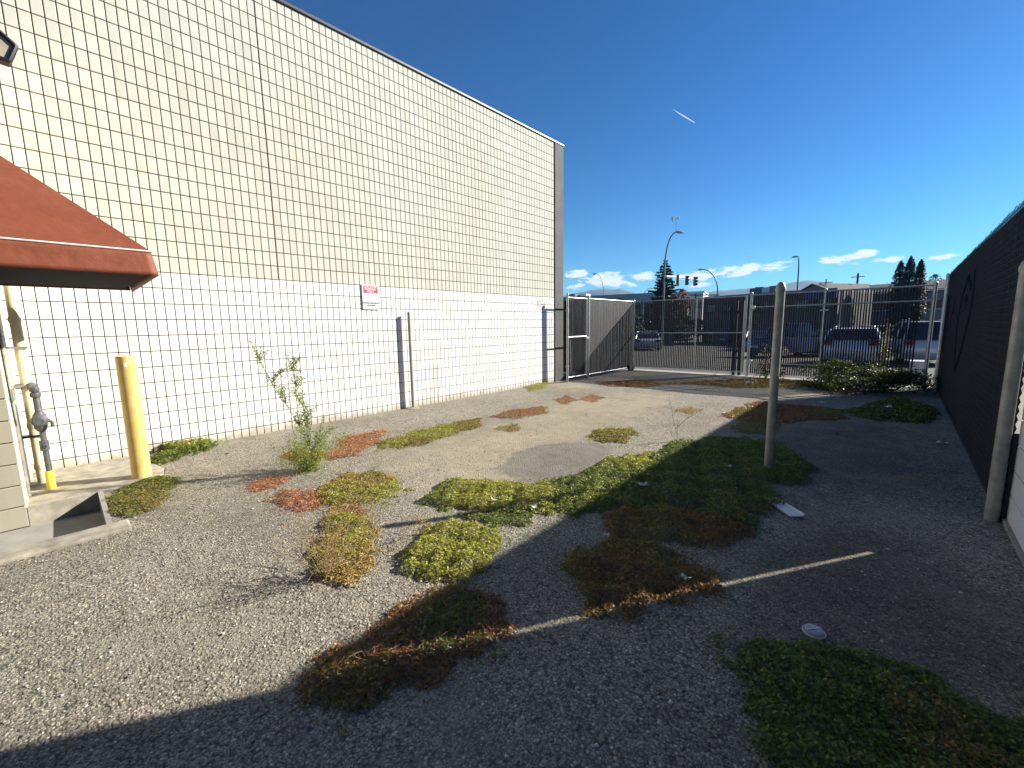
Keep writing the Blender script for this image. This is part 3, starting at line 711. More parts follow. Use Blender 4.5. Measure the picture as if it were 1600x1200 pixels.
MB().tube([(GX + .07, GY + .05, .74), (GX + .07, GY + .08, .71), (GX + .07, GY + .08, .66)], .014, 8).build('vent', M['grey_paint'], ro, smooth=True)
def elbowed(pts, r, mat, name, par):
    mb = MB(); mb.tube(pts, r, 12)
    for p in pts[1:-1]: mb.lathe((p[0], p[1], p[2] - r * 1.3), [(.3 * r, 0), (1.25 * r, .5 * r), (1.4 * r, 1.3 * r), (1.25 * r, 2.1 * r), (.3 * r, 2.6 * r)], 12)
    return mb.build(name, mat, par, smooth=True)
elbowed([(GX, GY, .82), (GX - .03, GY, .99), (GX + .13, GY, 1.005), (GX + .13, GY, 1.06), (GX - .30, GY - .03, 1.065), (GX - .30, GY - .14, 1.065)], .027, M['grey_paint'], 'outlet_pipe', gr)

# yellow bollard
bo = thing('bollard', (-6.06, .48, .014), 'chipped yellow steel bollard standing on the concrete pad at left', 'bollard')
MB().lathe((-6.06, .48, .0), [(.0845, 0), (.0845, 1.335), (.0845, 1.345), (.079, 1.352), (.074, 1.345), (.074, 1.31), (.02, 1.325)], 36).build('post', M['bollard'], bo, smooth=True)
d = survey(205, 575); stv = Vector((0 + .06, -1, 0))
ang = math.atan2(-.48, 6.06) - .12
st = MB(); rr = .0852
for k in range(5):
    a0 = ang - .16 + .32 * k / 4
    st.v += [(-6.06 + rr * math.cos(a0), .48 + rr * math.sin(a0), 1.235), (-6.06 + rr * math.cos(a0), .48 + rr * math.sin(a0), 1.285)]
st.f = [(2 * k, 2 * k + 2, 2 * k + 3, 2 * k + 1) for k in range(4)]; st.m = [0] * 4
st.build('sticker', M['sign_white'], bo)

# ------------------------------------------------------------------ standalone posts
def pole(name, x, y, r, h, label, cat, cap=True, mat='galv_old', group=None):
    t = thing(name, (x, y, 0), label, cat, group)
    MB().tube([(x, y, -.05), (x, y, h * .4), (x, y, h)], r, 28).build('shaft', M[mat], t, smooth=True)
    if cap:
        MB().lathe((x, y, h - .035), [(r + .006, 0), (r + .006, .03), (r + .002, .042), (r * .9, .062), (r * .6, .082), (r * .25, .092), (.002, .094)], 28).build('cap', M[mat], t, smooth=True)
    return t
pole('yard_post', -.93, 4.985, .041, 1.94, 'freestanding domed grey steel post in the middle of the yard', 'post')
tp = pole('fence_end_post', .645, 4.93, .042, 1.98, 'thick galvanized post at the right edge beside the white blocks', 'post')
sp = thing('wall_post', (-7.095, 4.72, 0), 'slim grey steel post standing just off the white wall below the sign', 'post')
MB().tube([(-7.095, 4.72, -.05), (-7.095, 4.72, 1.88)], .031, 18).build('shaft', M['galv_old'], sp, smooth=True)
MB().tube([(-7.095, 4.72, 1.87), (-7.095, 4.72, 1.895), (-7.095, 4.72, 1.91)], [.034, .032, .012], 18).build('cap', M['galv_old'], sp, smooth=True)
MB().tube([(-7.095, 4.75, 1.83), (-7.095, 4.78, 1.83)], .008, 8).build('stub', M['galv_old'], sp)
ft = MB().lathe((-7.095, 4.72, 0), [(.14, -.02), (.13, .012), (.04, .02)], 16); ft.build('footing', M['concrete'], sp)

# ------------------------------------------------------------------ fences
def chainlink(name, p0, p1, z0, z1, parent, mat, pitch=.055, r=.0014, spikes=True, zslope=0.0):
    p0 = np.array(p0); p1 = np.array(p1); L = np.linalg.norm(p1 - p0); u = (p1 - p0) / L; nrm = np.array([-u[1], u[0]])
    h = pitch / 2; W = int(L / h); K = int((z1 - z0) / h) + 1
    i = np.arange(W)[:, None]; k = np.arange(K)[None, :]
    par = (k + i) % 2
    uu = (i + par) * h; zz = np.broadcast_to(z0 + k * h, uu.shape).astype(float); nn = np.where(par == 0, .006, -.006)
    top = (K - 1)
    if spikes: uu = uu.astype(float); zz = zz.copy(); zz[:, top] += np.where(np.arange(W) % 2 == 0, RNG.uniform(.03, .06, W), .0)
    zz = zz + zslope * uu / L
    P = np.stack([p0[0] + u[0] * uu + nrm[0] * nn, p0[1] + u[1] * uu + nrm[1] * nn, zz], -1)   # W,K,3
    angs = np.array([90, 210, 330]) * math.pi / 180
    off = np.stack([u[0] * np.cos(angs) * r * 1.3 + nrm[0] * np.sin(angs) * r, u[1] * np.cos(angs) * r * 1.3 + nrm[1] * np.sin(angs) * r, 0 * angs], -1)
    V = (P[:, :, None, :] + off[None, None]).reshape(-1, 3)
    idx = np.arange(W * K * 3).reshape(W, K, 3); F = []
    for s in range(3):
        s2 = (s + 1) % 3
        F.append(np.stack([idx[:, :-1, s], idx[:, :-1, s2], idx[:, 1:, s2], idx[:, 1:, s]], -1).reshape(-1, 4))
    o = np_mesh(name, V, np.concatenate(F), mat, parent, origin=org(parent)); o['kind'] = 'stuff'; return o
slat_meshes = {}
def slats(p0, p1, z0, z1, parent, mat, pitch=.055, w=.032, th=.006, zslope=0.0, jit=.0, crimp=0.0):
    p0 = Vector((*p0, 0)); p1 = Vector((*p1, 0)); L = (p1 - p0).length; u = (p1 - p0).normalized(); rz = math.atan2(u.y, u.x)
    n = int(L / pitch)
    key = (round(z1 - z0, 3), w, mat.name)
    if key not in slat_meshes:
        mb = MB()
        if crimp:
            K = int((z1 - z0) / (pitch / 2)); vs = []
            for k in range(K + 1):
                z = (z1 - z0) * k / K; y = crimp * (1 if k % 2 else -1)
                vs += [(-w / 2, y - th / 2, z), (w / 2, y - th / 2, z), (w / 2, y + th / 2, z), (-w / 2, y + th / 2, z)]
            mb.add(vs, [(4 * k + i, 4 * k + (i + 1) % 4, 4 * k + 4 + (i + 1) % 4, 4 * k + 4 + i) for k in range(K) for i in range(4)])
        else: mb.box((0, 0, (z1 - z0) / 2), (w, th, z1 - z0))
        me = bpy.data.meshes.new('slat'); me.from_pydata(mb.v, [], mb.f); me.materials.append(mat); slat_meshes[key] = me
    for i in range(n):
        p = p0 + u * ((i + .5) * pitch)
        o = bpy.data.objects.new('slat', slat_meshes[key]); C.objects.link(o); o.parent = parent
        o.location = Vector((p.x, p.y, z0 + zslope * (i + .5) / n + random.uniform(-jit, jit))) - org(parent); o.rotation_euler = (0, random.uniform(-.004, .004), rz + random.uniform(-.05, .05))
def rail(parent, a, b, r=.021, mat='galv', name='rail'):
    return MB().tube([a, b], r, 12).build(name, M[mat], parent, smooth=True)
def fpost(parent, x, y, h, r=.03, mat='galv', z=0):
    o = MB().tube([(x, y, z - .05), (x, y, h)], r, 16).build('post', M[mat], parent, smooth=True)
    MB().lathe((x, y, h - .01), [(r + .004, 0), (r + .004, .02), (r * .7, .045), (.003, .056)], 16).build('cap', M[mat], o, smooth=True)
    for z_ in (.35, 1.2, 2.05):
        MB().tube([(x, y, z_), (x, y, z_ + .022)], r + .005, 14).build('tension_band', M[mat], o)
    return o
FZ = 2.40
# back fence, fixed part (right)
BF0, BF1 = (-3.32, 13.94), (.50, 13.94)
bf = thing('chain_link_fence', (-1.4, 13.94, 0), 'chain link fence with dark slats across the right half of the back boundary', 'fence')
fpost(bf, BF0[0], BF0[1], FZ + .04, .036); fpost(bf, -1.57, 13.94, FZ + .02, .03); fpost(bf, BF1[0] - .02, 13.92, FZ + .03, .036)
rail(bf, (BF0[0], 13.97, FZ - .01), (BF1[0], 13.97, FZ - .01)); rail(bf, (BF0[0], 13.90, 2.04), (BF1[0], 13.90, 2.04), .019)
rail(bf, (BF0[0], 13.90, .42), (BF1[0], 13.90, .42), .016)
chainlink('chain_mesh', BF0, BF1, .10, FZ + .02, bf, M['wire']); slats((BF0[0] + .06, 13.945), (BF1[0] - .22, 13.945), .10, FZ - .03, bf, M['slat'])
# hardware rollers on the gate side
for z in (.46, 2.03):
    MB().tube([(-3.23, 13.88, z), (-3.23, 13.80, z)], .055, 18).build('gate_roller', M['galv'], bf, smooth=True)
MB().bbox((-1.66, 13.89, 1.88), (-1.48, 13.91, 1.91)).build('clamp', M['galv'], bf)
# sliding gate (left part of back line)
GA, GB = (-6.93, 13.72), (-3.44, 13.90)
sgate = thing('sliding_gate', (-5.2, 13.8, 0), 'wide slatted sliding gate with a middle rail at the back of the yard', 'gate')
def lerp2(t, z): return (GA[0] + (GB[0] - GA[0]) * t, GA[1] + (GB[1] - GA[1]) * t, z)
for t_, r_ in ((0, .03), (.60, .022), (1.0, .03)):
    MB().tube([lerp2(t_, .12), lerp2(t_, FZ - .02)], r_, 14).build('stile', M['galv'], sgate, smooth=True)
for z in (FZ - .03, 1.30, .14): rail(sgate, lerp2(0, z), lerp2(1, z), .021)
chainlink('chain_mesh', GA, GB, .14, FZ - .03, sgate, M['wire'], spikes=False); slats((GA[0] + .03, GA[1] + .006), (GB[0] - .02, GB[1] + .006), .15, FZ - .06, sgate, M['slat'])
# black latch posts beside the gate end
lp = thing('latch_post', (-3.62, 14.05, 0), 'pair of black steel posts behind the right end of the sliding gate', 'post')
for x in (-3.72, -3.56): MB().bbox((x - .04, 14.0, gz(14) - .1), (x + .04, 14.08, 2.25)).build('post', M['black'], lp)
for z in (.7, 1.9): MB().bbox((-3.68, 14.02, z), (-3.60, 14.06, z + .06)).build('crossbar', M['black'], lp)
# gate wheel
gw = thing('gate_wheel', (-6.8, 13.45, 0), 'black rubber gate wheel at the foot of the left gate post', 'wheel')
def wheel_geo(mb, c, ax, r, w, n=22):
    c = Vector(c); ax = Vector(ax).normalized()
    mb.tube([c - ax * w / 2, c - ax * w * .36, c + ax * w * .36, c + ax * w / 2], [r * .86, r, r, r * .86], n)
for y in (13.38, 13.58):
    w_ = MB(); wheel_geo(w_, (-6.84, y, .11), (1, .0, 0), .11, .07); wo = w_.build('tyre', M['rubber'], gw, smooth=True)
    h_ = MB(); wheel_geo(h_, (-6.84, y, .11), (1, 0, 0), .05, .09); h_.build('hub', M['black'], wo, smooth=True)
MB().bbox((-6.87, 13.40, .10), (-6.81, 13.60, .15)).build('bracket', M['black'], gw)
# side fence with lit and shaded slats (runs away from camera), and walk gate
SX = -6.88
sf = thing('side_fence_panel', (SX, 12.2, 0), 'dark slatted fence panel half lit by the sun at the back left', 'fence')
fpost(sf, SX, 10.80, FZ + .02, .034); fpost(sf, SX, 13.66, FZ, .036)
rail(sf, (SX, 10.8, FZ - .03), (SX, 13.66, FZ - .03)); rail(sf, (SX, 10.8, .12), (SX, 13.66, .12), .017)
chainlink('chain_mesh', (SX - .0, 10.84), (SX - .0, 13.62), .10, FZ - .03, sf, M['wire'], spikes=False)
slats((SX - .004, 10.84), (SX - .004, 13.62), .11, FZ - .05, sf, M['slat_dusty'], w=.042)
wg = thing('walk_gate', (-6.85, 10.2, 0), 'narrow galvanized walk gate with mid rail next to the building corner', 'gate')
WX = -6.86
for y in (9.72, 10.66): MB().tube([(WX, y, .10), (WX, y, FZ - .02)], .024, 14).build('stile', M['galv'], wg, smooth=True)
for z in (FZ - .04, 1.27, .13): rail(wg, (WX, 9.72, z), (WX, 10.66, z), .022)
chainlink('chain_mesh', (WX, 9.74), (WX, 10.64), .13, FZ - .04, wg, M['wire'], spikes=False)
for z in (.45, 2.0): MB().tube([(WX, 9.62, z), (WX + .03, 9.72, z)], .016, 8).build('hinge', M['galv'], wg)
MB().tube([(WX + .02, 9.80, 1.22), (WX + .03, 9.84, .30)], .008, 8).build('drop_rod', M['galv'], wg)
MB().bbox((WX - .03, 10.6, 1.2), (WX + .05, 10.74, 1.26)).build('latch', M['galv'], wg)
cp = thing('corner_post', (-6.88, 9.60, 0), 'galvanized hinge post between the grey pilaster and the walk gate', 'post')
fpost(cp, -6.83, 9.66, FZ + .04, .034)

rt_ = thing('fence_return', (-8.4, 10.95, 0), 'dark slatted fence return behind the building corner and pilaster', 'fence')
fpost(rt_, -9.8, 10.95, FZ, .03); rail(rt_, (-9.8, 10.95, FZ - .03), (-6.95, 10.95, FZ - .03)); rail(rt_, (-9.8, 10.95, .12), (-6.95, 10.95, .12), .016)
chainlink('chain_mesh', (-9.8, 10.95), (-6.95, 10.95), .10, FZ - .03, rt_, M['wire'], spikes=False); slats((-9.8, 10.955), (-6.97, 10.955), .10, FZ - .05, rt_, M['slat'], w=.05)

# right fence
RFX = .70; RY0, RY1 = 4.96, 13.95; RZ = 2.62
rf = thing('privacy_fence', (RFX, 9.4, 0), 'tall black slatted chain link fence with graffiti along the right side', 'fence')
for y in (7.2, 9.45, 11.7): MB().tube([(RFX + .05, y, -.05), (RFX + .05, y, RZ - .03)], .03, 14).build('post', M['galv'], rf, smooth=True)
fp_ = fpost(rf, RFX - .03, 13.98, RZ - .02, .036)
rail(rf, (RFX + .03, RY0, RZ - .05), (RFX + .03, RY1, RZ - .05), .021); rail(rf, (RFX + .03, RY0, .10), (RFX + .03, RY1, .10), .018)
chainlink('chain_mesh', (RFX - .012, RY0), (RFX - .012, RY1), .04, RZ - .01, rf, M['wire_dark'], pitch=.07, r=.0030)
slats((RFX - .002, RY0), (RFX - .002, RY1), -.03, RZ - .04, rf, M['slat'], pitch=.07, w=.069, th=.012, jit=.006, crimp=.005)
def stroke(pts, w, x=RFX - .0215):
    vs = []; fs = []; gm = MB()
    for i, (y, z) in enumerate(pts):
        a = Vector(pts[max(i - 1, 0)]); b = Vector(pts[min(i + 1, len(pts) - 1)]); d_ = (b - a).normalized()
        vs += [(x, y - d_.y * w / 2, z + d_.x * w / 2), (x, y + d_.y * w / 2, z - d_.x * w / 2), (x + .008, y - d_.y * w / 2, z + d_.x * w / 2), (x + .008, y + d_.y * w / 2, z - d_.x * w / 2)]
    for i in range(len(pts) - 1): fs.append((4 * i, 4 * i + 4, 4 * i + 5, 4 * i + 1)); fs.append((4 * i + 2, 4 * i + 3, 4 * i + 7, 4 * i + 6))
    gm.add(vs, fs).build('graffiti_stroke', M['graffiti'], rf)
stroke([(9.1, 2.05), (9.6, 2.25), (10.2, 2.0), (10.5, 1.5), (10.3, 1.1), (9.9, .75), (9.3, 1.2), (8.8, 1.7), (8.75, 2.1), (8.9, 2.3)], .09)
stroke([(9.4, 1.95), (9.45, 1.75), (9.55, 1.95), (9.75, 1.9)], .07)
stroke([(11.6, 2.0), (11.6, 1.75), (11.9, 1.7), (11.9, 1.4)], .07)
stroke([(13.3, 2.1), (13.3, .9)], .35); stroke([(12.8, 2.1), (12.8, 1.1)], .12)


# right block building (casts the near shade)
rb = thing('white_block_building', (4, -1, 0), 'white painted block building corner at the lower right edge', 'building')
RBX, RBY = .722, 4.935
MB().bbox((RBX + .012, -9, -.3), (9, RBY - .012, 5.4)).build('wall', plain('grout_grey', (.2, .2, .2), .9), rb)
MB().bbox((RBX - .04, -9.1, 5.4), (9.1, RBY + .05, 5.55)).build('parapet_cap', M['flashing'], rb)
MB().bbox((RBX - .02, -9, -.1), (RBX + .02, RBY - .004, .035)).build('plinth', M['concrete_dark'], rb)
MB().bbox((.700, 4.936, 0), (.735, 4.962, .72)).build('gap_blocker', M['black'], rf)  # added plate, blocks low sun through the gap between building and fence
rr_ = MB()
for r in range(27):
    for c in range(8):
        yb = RBY - c * .4; ya = yb - .4
        if r < 7 and c < 3:
            t = MB(); block_geo(t, ya, yb, r * .2 + .03, (r + 1) * .2 + .03, 0, .016, .004, .004)
            mb = MB(); mb.add([(RBX + .0 + (.016 - v[0]), v[1], v[2]) for v in t.v], [tuple(reversed(f)) for f in t.f]); mb.build('brick', M['block_grey_white'], rb)
        else:
            t = MB(); block_geo(t, ya, yb, r * .2 + .03, (r + 1) * .2 + .03, 0, .016, .004, .004)
            rr_.add([(RBX + (.016 - v[0]), v[1], v[2]) for v in t.v], [tuple(reversed(f)) for f in t.f])
tag(rr_.build('white_brick_courses', M['block_grey_white'], rb), kind='stuff')

# ------------------------------------------------------------------ vegetation
def wnz(x, y, s, seed=0.0):
    return (np.sin(x * s * 1.0 + y * s * .37 + seed) + np.sin(-x * s * .53 + y * s * 1.13 + seed * 1.7 + 1.3) + np.sin(x * s * 1.9 + y * s * 1.7 + seed * .6 + 4.1) * .6) / 2.6
def leaf_geo(c, n, size, asp=.55):
    N = len(c); n = n / np.linalg.norm(n, axis=1, keepdims=True)
    a = RNG.normal(size=(N, 3)); t = a - n * (a * n).sum(1, keepdims=True); t /= np.linalg.norm(t, axis=1, keepdims=True); b = np.cross(n, t)
    s = size[:, None]
    V = np.stack([c - t * s * .5, c + b * s * asp * .5 + n * s * .10, c + t * s * .5, c - b * s * asp * .5 + n * s * .10], 1).reshape(-1, 3)
    F = np.arange(4 * N).reshape(N, 4)
    return V, F
def in_poly(x, y, poly):
    poly = np.array(poly); inside = np.zeros(len(x), bool); dist = np.full(len(x), 1e9); n = len(poly)
    for i in range(n):
        x1, y1 = poly[i]; x2, y2 = poly[(i + 1) % n]
        cond = ((y1 > y) != (y2 > y)) & (x < (x2 - x1) * (y - y1) / (y2 - y1 + 1e-12) + x1); inside ^= cond
        ex, ey = x2 - x1, y2 - y1; t = np.clip(((x - x1) * ex + (y - y1) * ey) / (ex * ex + ey * ey + 1e-12), 0, 1)
        dist = np.minimum(dist, np.hypot(x - x1 - t * ex, y - y1 - t * ey))
    return np.where(inside, dist, -dist)
PAL = {
    'brown': [(.250, .156, .050), (.312, .188, .062), (.213, .163, .050), (.175, .100, .037)],
    'green': [(.109, .168, .033), (.160, .226, .044), (.218, .269, .058), (.081, .117, .026)],
    'lime': [(.264, .310, .053), (.356, .396, .073), (.185, .231, .042), (.422, .396, .099)],
    'olive': [(.188, .188, .043), (.260, .236, .055), (.309, .211, .065), (.130, .139, .039)],
    'rust': [(.317, .159, .066), (.397, .212, .099), (.251, .159, .053), (.185, .086, .046)],
    'red': [(.44, .20, .115), (.52, .28, .15), (.34, .14, .08), (.42, .28, .13)],
    'gold': [(.374, .297, .083), (.330, .275, .066), (.264, .242, .061), (.418, .275, .110)],
}
def patch(pixels, label, mix, H=.07, dens=9000, size=(.011, .026), stems=0, stem_mat='stem_red', seed=0, edge=.075, ground_poly=None, group='weed mats creeping over the cracked asphalt', name='weed_patch', cat='weed patch', stem_len=.25):
    poly = ground_poly or [ground(*p) for p in pixels]
    P = np.array(poly); lo = P.min(0) - edge * 2; hi = P.max(0) + edge * 2; H = H * 1.25
    area = (hi - lo).prod(); N = int(area * dens * 1.65)
    x = RNG.uniform(lo[0], hi[0], N); y = RNG.uniform(lo[1], hi[1], N)
    sdist = in_poly(x, y, poly) + edge * (wnz(x, y, 9, seed) * .9 + wnz(x, y, 26, seed + 2) * .6 + wnz(x, y, 60, seed) * .35)
    keep = (sdist > RNG.uniform(-.015, .06, N) * .6) | ((sdist > -.11) & (RNG.uniform(0, 1, N) < .045 * np.exp(np.minimum(sdist, 0) / .045)))
    keep &= ~((x < -4.45) & (y < .16))          # nothing grows in the sunken walkway or on the kerb
    x, y, sdist = x[keep], y[keep], sdist[keep]; N = len(x)
    lump = .58 + .5 * (wnz(x, y, 14, seed + 5) * .6 + wnz(x, y, 33, seed + 1) * .4)
    top = H * np.clip(sdist / .13, .06, 1) ** .6 * lump
    fz = RNG.beta(2.6, 1.1, N)
    z = undul(x, y) + .003 + top * fz
    n = np.stack([RNG.normal(0, .55, N), RNG.normal(0, .55, N), np.ones(N)], -1)
    sz = RNG.uniform(size[0], size[1], N)
    cw = np.zeros((N, 3)); names = list(mix)
    field = wnz(x, y, 4.0, seed * 3 + 7) * .5 + .5; field = np.clip(field * .75 + RNG.uniform(0, .25, N), 0, .999)
    cum = np.cumsum([mix[k] for k in names]); cum = cum / cum[-1]
    which = np.searchsorted(cum, field)
    for i, k in enumerate(names):
        pal = np.array(PAL[k]); m = which == i
        cw[m] = pal[RNG.integers(0, len(pal), m.sum())]
    cw *= RNG.uniform(.75, 1.2, (N, 1)) * np.array([[1.10, 1.02, 1.0]])
    V, F = leaf_geo(np.stack([x, y, z], -1), n, sz)
    o0 = np.array([P[:, 0].mean(), P[:, 1].mean(), 0.0])
    o = np_mesh(name, V, F, M['leaf'], cols=np.repeat(cw, 4, axis=0), origin=o0)
    tag(o, label, cat, group)
    if stems:
        mb = MB()
        for k in range(stems):
            for _ in range(40):
                sx_, sy_ = RNG.uniform(lo, hi)
                if in_poly(np.array([sx_]), np.array([sy_]), poly)[0] > .03: break
            a = RNG.uniform(0, 2 * math.pi); l = stem_len * RNG.uniform(.5, 1.2); zz = H * RNG.uniform(.2, .8)
            pts = []
            for q in range(4):
                f = q / 3; aa = a + .5 * f * RNG.normal()
                pts.append((sx_ + math.cos(aa) * l * f, sy_ + math.sin(aa) * l * f, .008 + zz * math.sin(.4 + 2.0 * f)))
            mb.tube(pts, .0011, 3, caps=False)
        mb.build('stem', M[stem_mat], o)['kind'] = 'stuff'
    return o
patch([(1140, 1012), (1180, 1003), (1330, 1012), (1440, 1045), (1540, 1105), (1640, 1165), (1760, 1290), (1300, 1330), (1200, 1200), (1148, 1110)],
      'big dark green weed mat in the lower right foreground shade', {'green': 6, 'olive': 2}, H=.06, dens=13000, seed=1)
patch([(463, 1088), (500, 1020), (560, 985), (640, 945), (690, 915), (760, 910), (795, 938), (788, 985), (755, 1030), (700, 1065), (600, 1085), (520, 1118)],
      'long weed mat with red stems crossing the shadow edge in the foreground', {'brown': 3, 'olive': 3, 'rust': 2, 'green': 3}, H=.055, dens=10500, stems=170, seed=2, stem_len=.16)
patch([(622, 868), (650, 830), (700, 817), (755, 825), (790, 850), (775, 880), (730, 903), (670, 908), (632, 895)],
      'round bright lime green weed mat beside the shadow edge', {'lime': 6, 'green': 2}, H=.085, dens=12000, seed=3)
patch([(486, 855), (508, 812), (560, 803), (592, 840), (585, 885), (555, 918), (520, 924), (492, 890)],
      'dry golden weed mat left of the round lime green mat', {'gold': 4, 'lime': 2, 'rust': 1}, H=.08, dens=9500, stems=50, stem_mat='stem_straw', seed=4, stem_len=.16)
patch([(490, 768), (530, 742), (600, 740), (646, 765), (600, 784), (545, 790), (500, 790)],
      'yellow green weed mat behind the dry golden mat', {'lime': 3, 'gold': 2, 'green': 2}, H=.06, dens=9000, seed=5)
patch([(418, 785), (450, 765), (505, 765), (512, 790), (475, 803), (440, 800)],
      'orange red dying weed mat joining the yellow green one', {'red': 5, 'rust': 3}, H=.03, dens=5500, stems=90, seed=6, stem_len=.12)
patch([(378, 762), (420, 745), (452, 750), (432, 765), (395, 770)],
      'small flat red weed strip left of the orange weed mat', {'red': 5, 'rust': 2}, H=.02, dens=5500, stems=50, seed=7, stem_len=.12, edge=.03)
patch([(505, 795), (560, 786), (575, 806), (520, 812)],
      'tan weed strip bridging the golden mat and the yellow green mat', {'gold': 3, 'rust': 3}, H=.04, dens=6500, stems=60, stem_mat='stem_straw', seed=8, edge=.03, stem_len=.12)
patch([(660, 782), (690, 755), (760, 748), (830, 758), (900, 742), (960, 715), (1020, 708), (1040, 740), (960, 790), (890, 808), (800, 803), (730, 800), (690, 796)],
      'long sunlit green weed mat in the middle of the yard', {'green': 4, 'lime': 4}, H=.085, dens=11500, seed=9)
patch([(1000, 722), (1060, 690), (1140, 685), (1220, 695), (1278, 735), (1250, 757), (1205, 758), (1228, 790), (1180, 825), (1120, 815), (1040, 795), (950, 800), (890, 808), (960, 780)],
      'largest green weed mat spreading around the foot of the yard post', {'green': 6, 'olive': 1}, H=.10, dens=10000, seed=10)
patch([(935, 832), (950, 800), (1040, 788), (1140, 808), (1180, 832), (1110, 860), (1000, 852)],
      'brownish weed mat in the shade below the largest green mat', {'brown': 4, 'olive': 3, 'rust': 1}, H=.07, dens=9500, seed=11)
patch([(868, 882), (900, 856), (970, 840), (1050, 850), (1100, 890), (1114, 922), (1060, 947), (980, 967), (920, 945), (890, 908)],
      'round brown green weed mat with a thin streak of sun at its lower edge', {'brown': 4, 'olive': 3, 'rust': 2}, H=.065, dens=10500, stems=60, seed=12, stem_len=.14)
patch([(722, 803), (780, 796), (832, 800), (820, 820), (765, 826), (732, 817)],
      'thin green weed strip under the long sunlit mat', {'green': 5, 'olive': 1}, H=.04, dens=9000, seed=13)
patch([(918, 682), (945, 668), (985, 670), (993, 680), (975, 692), (938, 693)],
      'small oval green weed mat alone on the smooth asphalt patch', {'lime': 3, 'olive': 2}, H=.05, dens=9000, seed=14)
patch([(585, 695), (640, 676), (700, 662), (752, 655), (757, 666), (705, 680), (645, 698), (592, 704)],
      'narrow yellow green weed strip running towards the slim wall post', {'lime': 3, 'olive': 2, 'gold': 1}, H=.05, dens=7500, seed=15)
patch([(505, 712), (540, 682), (605, 672), (590, 692), (562, 712), (515, 722)],
      'bright red dying weed mat behind the tall green weed', {'red': 5, 'rust': 2, 'gold': 1}, H=.035, dens=6000, stems=80, seed=16, stem_len=.14)
patch([(436, 718), (465, 700), (505, 703), (500, 718), (460, 724)],
      'pale olive weed tuft mat at the foot of the tall weed', {'lime': 2, 'rust': 2, 'gold': 1}, H=.05, dens=6500, seed=17)
patch([(765, 652), (800, 641), (850, 634), (853, 646), (805, 656)],
      'flat rusty weed strip in the sunny middle distance', {'rust': 3, 'olive': 2}, H=.03, dens=4500, seed=18)
patch([(772, 669), (798, 661), (818, 667), (800, 674)],
      'tiny green weed spot just below the rusty strip', {'olive': 3, 'lime': 1}, H=.03, dens=5000, seed=19)
patch([(903, 624), (925, 617), (948, 622), (928, 629)],
      'small red brown weed spot near the walk gate', {'rust': 3, 'red': 2}, H=.02, dens=4000, seed=20)
patch([(158, 792), (190, 762), (240, 748), (282, 746), (272, 770), (246, 795), (200, 809), (165, 806)],
      'green and rust weed mat between the bollard and the curb', {'green': 4, 'olive': 2, 'rust': 2}, H=.06, dens=9000, seed=21)
patch([(238, 706), (290, 695), (345, 690), (325, 703), (270, 722), (242, 728)],
      'leafy green weeds at the wall foot behind the bollard', {'green': 4, 'lime': 2}, H=.13, dens=5500, size=(.02, .045), seed=22)
patch([(818, 606), (838, 599), (856, 600), (850, 608), (830, 611)],
      'yellow green weed tuft at the wall foot by the pilaster', {'lime': 3, 'olive': 1}, H=.08, dens=4500, seed=23)
patch([(1120, 650), (1180, 627), (1320, 640), (1325, 655), (1190, 662)],
      'rust red weed area in the shade behind the yard post', {'rust': 4, 'olive': 2, 'red': 1}, H=.03, dens=3000, size=(.02, .04), seed=24)
patch([(1138, 668), (1175, 656), (1218, 664), (1212, 678), (1155, 677)],
      'dull olive weed clump left of the yard post base', {'olive': 3, 'green': 2}, H=.06, dens=5000, seed=25)
patch([(1320, 645), (1400, 620), (1465, 640), (1455, 662), (1360, 658)],
      'dark green weed bed in front of the shrubs by the right fence', {'green': 5, 'olive': 2}, H=.10, dens=3000, size=(.025, .05), seed=26)
patch([(1055, 642), (1080, 636), (1102, 640), (1082, 647)],
      'small golden weed spot on the sunny strip before the gate', {'gold': 3, 'rust': 1}, H=.05, dens=4000, seed=27)
patch([(1040, 598), (1180, 592), (1300, 598), (1290, 606), (1150, 606)],
      'sparse dark red weed row along the concrete below the fence', {'rust': 2, 'olive': 2, 'red': 1}, H=.06, dens=1500, size=(.025, .05), seed=28)
patch([(930, 598), (1000, 594), (1055, 600), (1010, 605), (950, 604)],
      'sparse brown weed row in the gate shadow', {'rust': 3, 'olive': 1}, H=.03, dens=1400, size=(.025, .05), seed=29)
patch([(863, 625), (885, 618), (905, 626), (880, 632)],
      'tiny rust weed speck before the pilaster foot', {'rust': 3, 'olive': 1}, H=.02, dens=3500, seed=30)

